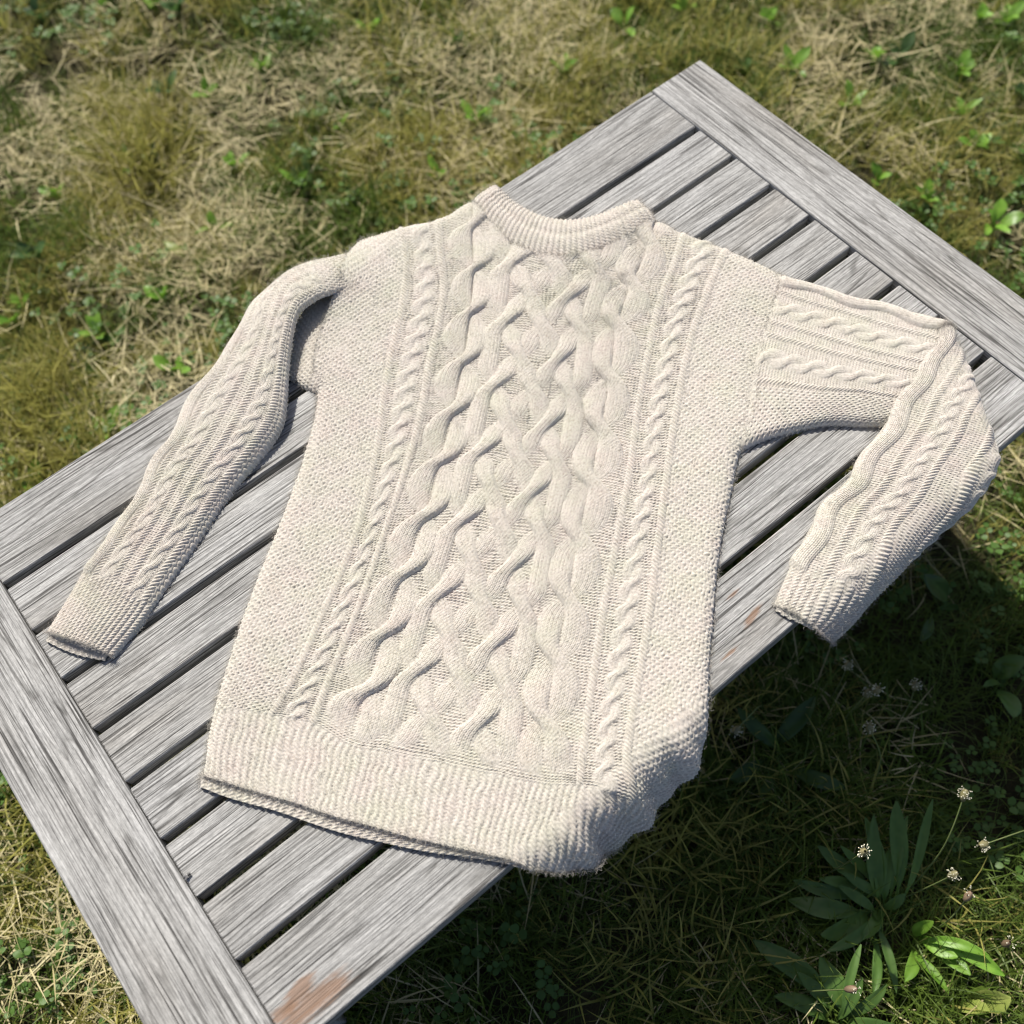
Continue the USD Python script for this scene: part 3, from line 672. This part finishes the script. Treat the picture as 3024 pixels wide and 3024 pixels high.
NF = 620
xyF = tube_panel(FORE_0, FORE_1, NF, 280, 24)
wf, lf = lengths(xyF, 1), lengths(xyF, 0)
afr = np.linspace(0, 1, NF)[:, None]
rowF = lf.mean(1, keepdims=True) / RW + 0 * wf
base = np.interp(afr[:, 0], [0, 0.12, 0.3, 0.42, 0.55, 1.0], [0.014, 0.019, 0.019, 0.016, 0.009, 0.007])[:, None]
eL = np.interp(afr[:, 0], [0, 0.3, 0.45, 0.6, 1.0], [0.009, 0.011, 0.006, 0.001, 0.001])[:, None]
dright = wf[:, -1:] - wf
hF = np.minimum(edge(wf, 0.014, base, eL), base)
hF = np.minimum(hF, edge(dright, 0.018, np.maximum(base * 0.8, 0.008), 0.0008))
hF = hF + 0.007 * np.sin(np.pi * np.clip(wf / (wf[:, -1:] + 1e-9), 0, 1)) * np.sin(np.pi * np.clip(afr, 0, 1)) ** 0.7
feats = [('wave', 0.0095, 0.0098, 0.0030, 23, 0.4), ('cord', 0.0345), ('rope', 0.0525, 0.0095, 6.5, 0, -1), ('cord', 0.0710), ('cord', 0.1010), ('rope', 0.1180, 0.0095, 6.5, 2, -1), ('cord', 0.134)]
texF = sleeve_relief(wf, rowF, feats)
CUF = int(NF * 0.845)
ribF = 0.0020 * rib(1.1 * (wf / (wf[:, -1:])) * wf[int(NF * 0.93), -1] / ST, rowF)
wc = np.clip((np.arange(NF)[:, None] - CUF - 8 * np.sin(wf / 0.012)) / 10.0, 0, 1)
texF = texF * (1 - wc) + ribF * wc
cloth([('forearm', RSP, (0, 280), (0, CUF + 1)), ('cuff', RSP, (0, 280), (CUF, NF))], xyF, hF, texF, skirt=0.007)

# left sleeve: one long tube, its upper end lifted in a fold over the armhole
ls = xform('sleeve', parent=SP); LSP = P(ls)
tag(ls.GetPrim(), 'sleeve stretched out straight along the table, folded open at the armhole')
NLV, NLU = 800, 280
xyL = tube_panel(SLEEVE_0, SLEEVE_1, NLV, NLU, 50)
wl, ll = lengths(xyL, 1), lengths(xyL, 0)
al = np.linspace(0, 1, NLV)[:, None]; bl = np.linspace(0, 1, NLU)[None] + 0 * wl
Wl = wl[:, -1:]
inner = np.interp(al[:, 0], np.linspace(0, 1, 16), [12, 19, 30, 30, 25, 20, 13, 8, 3, 1, .6, .6, .6, .6, .6, 1])[:, None] / 1000
outer = np.interp(al[:, 0], np.linspace(0, 1, 16), [2, 7, 8, 6, 3, 2, 1, 1, .6, .6, .6, .6, .6, .6, .6, .6])[:, None] / 1000
dome = np.interp(al[:, 0], [0, 0.05, 0.15, 0.3, 0.5, 0.8, 0.9, 1], [0.001, 0.003, 0.010, 0.017, 0.019, 0.014, 0.011, 0.0125])[:, None]
u2 = np.clip(2 * bl - 1, -1, 1)
hL = outer * (1 - bl) + inner * bl + dome * np.clip(1 - np.abs(u2) ** 2.6, 0, 1) ** 0.55
hL = hL + 0.0035 * (meshkit.fbm(np.dstack([xyL * 16, 0 * bl]), 2, 8) - 0.5) * np.clip(4 * bl * (1 - bl), 0, 1)
rowL = ll.mean(1, keepdims=True) / RW + 0 * wl
dL = bl * 0.105
featL = [('wave', 0.0115, 0.0085, 0.0032, 23, 1.2), ('cord', 0.0220), ('rope', 0.0350, 0.0085, 6.5, 0, -1), ('cord', 0.0480), ('cord', 0.0655), ('rope', 0.0800, 0.0085, 6.5, 3, -1), ('cord', 0.0945)]
texL = sleeve_relief(dL, rowL, featL, 0.0965)
CUL = NLV - 112
ribL = 0.0020 * rib(bl * 34, rowL)
wc = np.clip((np.arange(NLV)[:, None] - CUL - 7 * np.sin(wl / 0.010)) / 10.0, 0, 1)
texL = texL * (1 - wc) + ribL * wc
near = np.clip((rowL - 9) / 14, 0, 1)
texL = texL * np.clip(Wl / 0.06, 0.5, 1) * near + 0.0019 * seed(wl / ST, rowL) * (1 - near)
cloth([('forearm', LSP, (0, NLU), (0, CUL + 1)), ('cuff', LSP, (0, NLU), (CUL, NLV))], xyL, hL, texL, skirt=0.006)
# the lower half of the same sleeve under the fold
def wedge_h(du, dv, w):
    return np.interp(w, [0, 1], [0.0085, 0.003]) * np.minimum(1, 0.1 + np.sqrt(np.clip(du[:, -1:] - du, 0, 1) / 0.02))
band('sleeve_underside', LSP, WEDGE_0, WEDGE_1, 150, 110, wedge_h, lambda du, dv: 0.0020 * seed(du / ST, dv / RW), skirt=0.006, closed=(0, 1, 0, 1))

# far layer of each cuff, seen through its opening
def cuff_back(parent, a, b, inward, n_=90):
    a, b, inward = np.array(a, float), np.array(b, float), np.array(inward, float)
    t = np.linspace(0, 1, 9)[:, None]
    low = a * (1 - t) + b * t - inward * 3.2 * np.sin(np.pi * t)
    top = low + inward * 26
    band('cuff_back', parent, top, low, n_, 22, lambda du, dv, w: 0.0030 + 0 * du, lambda du, dv: 0.0016 * rib(du / ST, dv / RW), skirt=0.003)
cuff_back(LSP, (-499, 149), (-462, 91), (0.82, 0.55))
cuff_back(RSP, (98, -306), (115, -341), (0.9, 0.35))

# loose fibres that stand off the wool
def fuzz(n_, seed_):
    r = np.random.default_rng(seed_)
    P_, N_ = [], []
    for G_, n1_ in SURF:
        a, b_ = G_.shape[:2]
        k = int(n_ * G_[..., 0].size / TOT)
        i, j = r.integers(0, a, k), r.integers(0, b_, k)
        e = r.uniform(0, 1, k) < 0.35                 # more of them along the borders, where they show
        side = r.integers(0, 4, k)
        i = np.where(e & (side == 0), 0, np.where(e & (side == 1), a - 1, i)); j = np.where(e & (side == 2), 0, np.where(e & (side == 3), b_ - 1, j))
        P_.append(G_[i, j]); N_.append(n1_[i, j])
    P_, N_ = np.vstack(P_), np.vstack(N_)
    k = len(P_)
    d = r.normal(0, 1, (k, 3)); d /= np.linalg.norm(d, axis=1, keepdims=True)
    d = d + N_ * 0.9; d /= np.linalg.norm(d, axis=1, keepdims=True)
    c = np.cross(d, r.normal(0, 1, (k, 3)))
    L_ = r.uniform(0.002, 0.0065, (k, 1))
    q = np.stack([P_ - N_ * 0.0005, P_ + d * L_ * 0.35 + c * L_ * 0.1, P_ + d * L_ * 0.7 - c * L_ * 0.15, P_ + d * L_ + c * L_ * 0.25], 1)
    cv = UsdGeom.BasisCurves.Define(stage, path_for('loose_fibres', SP))
    cv.CreateTypeAttr('cubic'); cv.CreateBasisAttr('catmullRom'); cv.CreateWrapAttr('pinned')
    cv.CreatePointsAttr(Vt.Vec3fArray.FromNumpy(q.reshape(-1, 3).astype(np.float32)))
    cv.CreateCurveVertexCountsAttr(Vt.IntArray.FromNumpy(np.full(k, 4, np.int32)))
    cv.CreateWidthsAttr(Vt.FloatArray.FromNumpy(np.full(4 * k, 0.00014, np.float32))); cv.SetWidthsInterpolation('vertex')
    UsdShade.MaterialBindingAPI.Apply(cv.GetPrim()).Bind(UsdShade.Material.Get(stage, '/World/Looks/wool'))
    tag(cv.GetPrim(), kind='stuff')
TOT = sum(G_[..., 0].size for G_, _ in SURF)
fuzz(30000, 17)

# ------------------------------------------------------------------ lawn
def blade(L_, w, bend, az, lean, segs=4, x0=0.0, y0=0.0, twist=0.0, curl=0.0):
    s_ = np.linspace(0, 1, segs + 1)
    th = lean + bend * s_
    dx = np.concatenate([[0], np.cumsum(np.sin(th[:-1] + np.diff(th) / 2) * L_ / segs)])
    dz = np.concatenate([[0], np.cumsum(np.cos(th[:-1] + np.diff(th) / 2) * L_ / segs)])
    a = az + curl * s_
    ww = w * np.clip(1 - s_ ** 2.2, 0.06, 1) * (0.75 + 0.25 * np.minimum(1, s_ * 4))
    tw = twist * s_
    cx, cy = np.cos(a), np.sin(a)
    px, py = x0 + np.cumsum(np.concatenate([[0], np.diff(dx) * cx[1:]])), y0 + np.cumsum(np.concatenate([[0], np.diff(dx) * cy[1:]]))
    sx, sy, sz = -cy * np.cos(tw), cx * np.cos(tw), np.sin(tw)
    Lp = np.stack([px + sx * ww / 2, py + sy * ww / 2, dz + sz * ww / 2], -1); Rp = np.stack([px - sx * ww / 2, py - sy * ww / 2, dz - sz * ww / 2], -1)
    v = np.empty((2 * (segs + 1), 3)); v[0::2], v[1::2] = Lp, Rp
    i = np.arange(segs) * 2
    return v, np.stack([i, i + 1, i + 3, i + 2], -1)
def joined(bl_):
    V, F, n = [], [], 0
    for v, f in bl_:
        V.append(v); F.append(f + n); n += len(v)
    return np.vstack(V), np.vstack(F)
def tuft(r, n, L_, w, spread, lean, bend):
    out = []
    for _ in range(n):
        a, q = r.uniform(0, 2 * np.pi), spread * math.sqrt(r.uniform(0, 1))
        out.append(blade(L_ * r.uniform(0.45, 1.1), w * r.uniform(0.7, 1.3), r.uniform(*bend), r.uniform(0, 2 * np.pi), r.uniform(*lean), 5, q * math.cos(a), q * math.sin(a), r.uniform(-0.8, 0.8), r.uniform(-0.7, 0.7)))
    return joined(out)
def thatch(r, n, spread, L_=(0.03, 0.11)):
    out = []
    for _ in range(n):
        a, q = r.uniform(0, 2 * np.pi), spread * math.sqrt(r.uniform(0, 1))
        v, f = blade(r.uniform(*L_), r.uniform(0.0009, 0.0022), r.uniform(-0.25, 0.5), r.uniform(0, 2 * np.pi), r.uniform(1.0, 1.55), 4, q * math.cos(a), q * math.sin(a), r.uniform(-0.6, 0.6), r.uniform(-0.4, 0.4))
        v[:, 2] += r.uniform(0.003, 0.03); v[:, 2] = np.abs(v[:, 2])
        out.append((v, f))
    return joined(out)
def clover(r, n, spread):
    out = []
    for _ in range(n):
        a, q = r.uniform(0, 2 * np.pi), spread * math.sqrt(r.uniform(0, 1))
        x, y, z, R = q * math.cos(a), q * math.sin(a), r.uniform(0.012, 0.045), r.uniform(0.0028, 0.0055)
        b0 = r.uniform(0, 6.28)
        for k in range(3):
            b = b0 + k * 2.094
            ang = np.linspace(0, 2 * np.pi, 9)[:-1]
            rr = R * (0.85 + 0.15 * np.cos(ang)) * np.where(np.abs(ang) < 0.01, 0.8, 1)
            cx, cy = x + math.cos(b) * R * 0.95, y + math.sin(b) * R * 0.95
            vv = np.stack([cx + rr * np.cos(ang + b), cy + rr * np.sin(ang + b), z + 0.25 * rr * np.cos(ang) + r.uniform(-0.001, 0.001, 8)], -1)
            out.append((vv, np.array([[0, 1, 2, 3], [0, 3, 4, 5], [0, 5, 6, 7]])))
        out.append(blade(z * 1.05, 0.0009, 0.1, b0, 0.05, 3, x, y))
    return joined(out)

def scatter(name, protos, xy, idx, scl, label, rot=None, zlift=0.0, tilt=0.12):
    pi = UsdGeom.PointInstancer.Define(stage, path_for(name))
    paths_ = []
    for k, (nm, mesh_, m_) in enumerate(protos):
        paths_.append(put(nm, mesh_, m_, P(pi), smooth=True).GetPath())
    pi.CreatePrototypesRel().SetTargets(paths_)
    n = len(xy)
    z = ground_z(xy[:, 0], xy[:, 1]) + zlift
    pi.CreatePositionsAttr(Vt.Vec3fArray.FromNumpy(np.column_stack([xy, z]).astype(np.float32)))
    r = np.random.default_rng(n)
    a, tx, ty = r.uniform(0, 2 * np.pi, n) if rot is None else rot, r.normal(0, tilt, n), r.normal(0, tilt, n)
    from scipy.spatial.transform import Rotation as Rot
    q = Rot.from_euler('xyz', np.column_stack([tx, ty, a])).as_quat()
    pi.CreateOrientationsAttr(Vt.QuathArray([Gf.Quath(float(w), float(x), float(y), float(zq)) for x, y, zq, w in q]))
    pi.CreateScalesAttr(Vt.Vec3fArray.FromNumpy((np.ones((n, 3)) * scl[:, None]).astype(np.float32)))
    pi.CreateProtoIndicesAttr(Vt.IntArray.FromNumpy(idx.astype(np.int32)))
    tag(pi.GetPrim(), label, kind='stuff')
    return pi

def lawn_points(n, seed_, keep=None):
    r = np.random.default_rng(seed_)
    p = np.column_stack([r.uniform(-1.75, 2.6, n), r.uniform(-1.35, 2.9, n)])
    # beyond the strip the view can take in there is no need of blades
    v = np.column_stack([p, np.zeros(n)]) - np.array(CAM)
    d, rx, dy = v @ np.array(FWD), v @ np.array(RIGHT), v @ np.array(DOWN)
    ok = (np.abs(rx / d) < 0.72) & (np.abs(dy / d) < 0.72)
    p = p[ok]
    if keep is not None:
        p = p[keep(p, r)]
    return p, r
fieldA = lambda p, sc, sd: meshkit.fbm(np.column_stack([p * sc, np.zeros(len(p))]), 3, sd)
rr = np.random.default_rng(21)
dryness = lambda p: np.clip(1.9 * (fieldA(p, 1.6, 31) - 0.5) + 0.35 * (p[:, 1] - 0.2) + 0.12 - 0.5 * np.clip(p[:, 0] - 0.9, 0, 1) * 0.3 + 0.45, 0, 1)
shade = lambda p: (p[:, 1] < 0.0) & (np.abs(p[:, 0]) < 0.75)
greens = [('tuft', tuft(rr, 34, 0.07, 0.0027, 0.035, (0.0, 0.7), (0.2, 1.4)), 'green_blades') for _ in range(5)]
greens += [('fine_tuft', tuft(rr, 40, 0.095, 0.0014, 0.05, (0.1, 1.1), (0.2, 1.7)), 'green_blades') for _ in range(3)]
p, r = lawn_points(19000, 1, lambda p, r: r.uniform(0, 1, len(p)) > 0.6 * dryness(p))
hgt = 0.45 + 1.3 * np.clip(fieldA(p, 4.5, 44) - 0.2, 0, 1)
scatter('grass', greens, p, r.integers(0, len(greens), len(p)), hgt * r.uniform(0.75, 1.2, len(p)), 'green lawn grass, uncut and tangled, all round the table')
olives = [('tuft', tuft(rr, 30, 0.085, 0.0023, 0.038, (0.0, 0.9), (0.1, 1.1)), 'olive_blades') for _ in range(5)]
p, r = lawn_points(15000, 2, lambda p, r: r.uniform(0, 1, len(p)) < (0.25 + 0.75 * dryness(p) * (fieldA(p, 4.0, 77) > 0.42)) * np.clip((p[:, 1] + 0.9) / 0.9, 0.12, 1))
scatter('brown_grass', olives, p, r.integers(0, len(olives), len(p)), (0.35 + 2.2 * np.clip(fieldA(p, 5.0, 47) - 0.25, 0, 1)) * r.uniform(0.8, 1.2, len(p)), 'olive and brown half-dry grass tufts across the lawn')
straws = [('straw_litter', thatch(rr, 34, 0.07, (0.025, 0.085)), 'straw') for _ in range(6)]
p, r = lawn_points(9000, 3, lambda p, r: r.uniform(0, 1, len(p)) < (0.12 + 0.6 * (0.35 + 0.65 * dryness(p)) * (fieldA(p, 3.0, 59) > 0.5)) * np.clip((p[:, 1] + 0.75) / 0.9, 0.22, 1))
scatter('dry_grass', straws, p, r.integers(0, len(straws), len(p)), r.uniform(0.7, 1.3, len(p)), 'dead straw-coloured grass lying flat between the green blades', tilt=0.1)
clov = [('clover_patch', clover(rr, 14, 0.05), 'clover_leaf') for _ in range(4)]
p, r = lawn_points(3200, 4, lambda p, r: (fieldA(p, 2.4, 91) > 0.50) & (r.uniform(0, 1, len(p)) < 0.75))
scatter('clover', clov, p, r.integers(0, len(clov), len(p)), r.uniform(0.8, 1.4, len(p)), 'small clover leaves growing low among the grass')

# ------------------------------------------------------------------ plants that can be told apart
pr = np.random.default_rng(5)
def leaf_mesh(base, tip, width, arch=0.25, nl=14, nw=7, petiole=0.22, toothed=0.0, r=pr):
    """one leaf from base to tip (both 3D): narrow stalk, lance-shaped blade, folded along the midrib, with raised veins"""
    base, tip = np.asarray(base, float), np.asarray(tip, float)
    L_ = np.linalg.norm(tip - base)
    u = np.linspace(0, 1, nl)
    d = tip - base; side = np.cross(d, (0, 0, 1)); side /= np.linalg.norm(side) + 1e-9
    upv = np.cross(side, d); upv /= np.linalg.norm(upv) + 1e-9
    spine = base + d * u[:, None] + upv * (arch * L_ * np.sin(np.pi * u ** 0.8) * 0.5)[:, None] + side * (0.10 * L_ * np.sin(u * 2.6 + r.uniform(0, 6)))[:, None]
    b = np.clip((u - petiole) / (1 - petiole), 0, 1)
    wv = np.maximum(width * np.sin(np.pi * np.clip(b, 0, 0.97) ** 1.15) ** 0.62, width * 0.16 * (1 - b))
    wv = wv * (1 + toothed * np.where(np.arange(nl) % 2, 1, -1))
    wv[-1] = width * 0.10
    c = np.linspace(-1, 1, nw)
    roll = r.uniform(-0.35, 0.35)
    s2 = side * math.cos(roll) + upv * math.sin(roll); n2 = np.cross(s2, d / L_)
    n2 = n2 if n2[2] > 0 else -n2
    rip = 0.05 * np.cos(c * np.pi * 3)
    pts = spine[:, None] + s2 * (c[None] * wv[:, None] / 2)[..., None] + n2 * ((0.28 * np.abs(c)[None] + rip[None]) * wv[:, None] / 2)[..., None]
    pts = pts + n2 * (0.06 * width * np.sin(u * 9 + c[:, None] * 2 + r.uniform(0, 6)).T)[..., None]
    return pts.reshape(-1, 3), grid_faces(nl, nw)
def stem(points, r0, r1, sides=6):
    p = polyline(points, 14)
    t = np.gradient(p, axis=0); t /= np.linalg.norm(t, axis=1, keepdims=True)
    a = np.cross(t, (0.3, 0.9, 0.1)); a /= np.linalg.norm(a, axis=1, keepdims=True); b = np.cross(t, a)
    an = np.arange(sides + 1) * 2 * np.pi / sides
    rad = np.linspace(r0, r1, len(p))[:, None, None]
    v = p[:, None] + rad * (np.cos(an)[None, :, None] * a[:, None] + np.sin(an)[None, :, None] * b[:, None])
    return v.reshape(-1, 3), grid_faces(len(p), sides + 1)

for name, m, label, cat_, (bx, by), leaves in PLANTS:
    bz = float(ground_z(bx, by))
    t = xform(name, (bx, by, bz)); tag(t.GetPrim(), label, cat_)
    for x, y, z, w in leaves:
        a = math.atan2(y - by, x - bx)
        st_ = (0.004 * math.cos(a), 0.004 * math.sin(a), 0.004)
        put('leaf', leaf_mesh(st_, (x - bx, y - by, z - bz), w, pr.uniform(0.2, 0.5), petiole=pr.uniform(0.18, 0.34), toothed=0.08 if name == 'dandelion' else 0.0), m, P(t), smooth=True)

def spike(hx, brown):
    """flower head: a scaly cone with a ring of anthers on threads"""
    ax = np.asarray(hx, float); ax /= np.linalg.norm(ax)
    s1 = np.cross(ax, (0.2, 0.1, 0.97)); s1 /= np.linalg.norm(s1) + 1e-9; s2_ = np.cross(ax, s1)
    Lh, R = (0.016, 0.0046) if not brown else (0.017, 0.0042)
    nr, na = 16, 15
    u = np.linspace(0, 1, nr)
    an = np.linspace(0, 2 * np.pi, na)
    rr_ = R * np.sin(np.pi * (0.06 + 0.9 * u)) ** 0.6
    bump_ = 1 + 0.16 * np.cos(an[None] * 7 + (np.arange(nr) % 2)[:, None] * np.pi) * np.cos(np.arange(nr) * np.pi * 0.9)[:, None]
    rad = rr_[:, None] * bump_
    core = ax * ((u - 0.1) * Lh)[:, None, None] + rad[..., None] * (np.cos(an)[None, :, None] * s1 + np.sin(an)[None, :, None] * s2_)
    dots = []
    rs_ = np.random.default_rng(int(abs(hx[0]) * 1e4))
    for _ in range(26 if not brown else 7):
        b, q = rs_.uniform(0, 2 * np.pi), rs_.uniform(0.15, 0.85) if not brown else rs_.uniform(0.75, 1.0)
        dr_ = np.cos(b) * s1 + np.sin(b) * s2_
        o, e = ax * q * Lh + dr_ * R * 0.8, ax * (q * Lh + rs_.uniform(-0.001, 0.002)) + dr_ * rs_.uniform(0.0056, 0.0082)
        dots.append(stem([o, (o + e) / 2 + ax * 0.0006, e], 0.00014, 0.00012, 3))
        ic = trimesh.creation.icosphere(0, 0.0008); dots.append((np.array(ic.vertices) * (1, 1, 0.7) + e, np.array(ic.faces)[:, [0, 1, 2, 2]]))
    return (core.reshape(-1, 3), grid_faces(nr, na)), joined(dots)
head_text = ['plantain flower head nearest the folded sleeve cuff, in the table shade', 'right one of two touching plantain heads in the shade below the cuff',
             'left one of two touching plantain heads in the shade below the cuff', 'dim plantain head on its own to the right of the touching pair',
             'dim plantain head close beside the hanging hem of the sweater', 'round white-dotted plantain head alone in the shade below the touching pair',
             'plantain head on a long tall stalk, topmost of the sunlit ones', 'sunlit white-ringed plantain head standing over the dark rosette',
             'white-dotted plantain head on a stalk leaning in from the right', 'white-dotted plantain head on a stalk leaning out from the rosette',
             'brown faded plantain head just below the leaning white-dotted one', 'brown faded plantain head lowest at the right in the sunlit grass',
             'brown faded plantain head on a level stalk near the bottom plantain']
for ih, ((hx, hy, hz), brown, (bx, by)) in enumerate(HEADS):
    bz = float(ground_z(bx, by))
    t = xform('plantain_flower', (bx, by, bz)); tag(t.GetPrim(), head_text[ih], 'flower', 'plantain flower heads on stalks beside the table')
    top = np.array((hx - bx, hy - by, hz - bz))
    bendp = top * (0.45, 0.45, 0.75)
    put('stalk', stem([(0, 0, 0), bendp * (0.5, 0.5, 0.62), bendp, top], 0.0011, 0.0008), 'stalk', P(t), smooth=True)
    dirn = top - bendp
    core, dots = spike(dirn / np.linalg.norm(dirn), brown)
    hd = put('flower_head', (core[0] + top, core[1]), 'brown_spike' if brown else 'spike', P(t), smooth=True)
    put('anthers', (dots[0] + top, dots[1]), 'anther', P(t))

weed_text = {1: ('bright green', 'bright_leaf'), 2: ('dark green', 'dark_leaf'), 3: ('pale yellow-green', 'yellow_leaf')}
nth = ['', 'second ', 'third ', 'fourth ', 'fifth ', 'sixth ', 'seventh ', 'eighth ', 'ninth ', 'tenth ', 'eleventh ', 'twelfth ', 'thirteenth ', 'fourteenth ', 'fifteenth ', 'sixteenth ']
zones = {'left': ('left cuff', (-0.48, 0.12), 'left of the sweater'), 'right': ('far table corner', (0.6, 0.33), 'off that table end'), 'back': ('collar', (0.25, 0.3), 'beyond the far table edge')}
zone = lambda x: 'left' if x < -0.1 else 'right' if x > 0.75 else 'back'
far = lambda w_: math.hypot(w_[0] - zones[zone(w_[0])][1][0], w_[1] - zones[zone(w_[0])][1][1])
for x, y, k, sc in WEEDS:
    bz = float(ground_z(x, y))
    t = xform('lawn_weed', (x, y, bz))
    z_, (near_, _, where) = zone(x), zones[zone(x)]
    rank = sorted([w_ for w_ in WEEDS if zone(w_[0]) == z_ and w_[2] == k], key=far).index((x, y, k, sc))
    if k == 3:
        tag(t.GetPrim(), 'single pale yellow-green leaf standing up in the lawn left of the sweater', 'weed')
    else:
        tag(t.GetPrim(), f'{weed_text[k][0]} weed {nth[rank]}nearest the {near_}, {where}', 'weed', f'{weed_text[k][0]} weeds {where}')
    nl_ = int(pr.integers(3, 7)) if k < 3 else 1
    a0 = pr.uniform(0, 6.28)
    for i in range(nl_):
        a = a0 + i * 6.28 / nl_ + pr.uniform(-0.4, 0.4)
        L_ = sc * pr.uniform(0.02, 0.042) * (1 if k < 3 else 1.7)
        el = pr.uniform(0.0, 0.9)
        put('leaf', leaf_mesh((0, 0, 0.012), (L_ * math.cos(el) * math.cos(a), L_ * math.cos(el) * math.sin(a), 0.035 + L_ * math.sin(el)), sc * pr.uniform(0.012, 0.022), 0.3, 9, 5, 0.25), weed_text[k][1], P(t), smooth=True)

# a small dark fly on the slat next to the near end rail
fx, fy = FLY
fly = xform('fly', (fx, fy, H)); tag(fly.GetPrim(), 'tiny dark fly sitting on a grey slat near the near end rail', 'insect')
mat('insect_dark', {'p': ('principled_bsdf', {'base_color': (0.012, 0.012, 0.013), 'roughness': 0.35})}, [], 'p.BSDF')
mat('insect_wing', {'p': ('principled_bsdf', {'base_color': (0.10, 0.10, 0.10), 'roughness': 0.3})}, [], 'p.BSDF')
def blob(c, r):
    m = trimesh.creation.icosphere(2); m.apply_scale(r); m.apply_translation(c); return m
put('abdomen', blob((-0.0016, 0, 0.0017), (0.0021, 0.0012, 0.0011)), 'insect_dark', P(fly), True)
put('thorax', blob((0.0010, 0, 0.0019), (0.0013, 0.0012, 0.0012)), 'insect_dark', P(fly), True)
put('head', blob((0.0026, 0, 0.0018), (0.0008, 0.0011, 0.0009)), 'insect_dark', P(fly), True)
for s_ in (-1, 1):
    wing = blob((0, 0, 0), (0.0026, 0.0010, 0.00012)); wing.apply_transform(trimesh.transformations.rotation_matrix(s_ * -0.35, (0, 0, 1))); wing.apply_translation((-0.0016, s_ * 0.0011, 0.0028))
    put('wing', wing, 'insect_wing', P(fly), True)
    for lx in (-0.0006, 0.0008, 0.0020):
        put('leg', stem([(lx, s_ * 0.0008, 0.0014), (lx * 1.4, s_ * 0.0022, 0.0020), (lx * 1.9, s_ * 0.0034, 0.0001)], 0.00014, 0.0001, 4), 'insect_dark', P(fly), True)
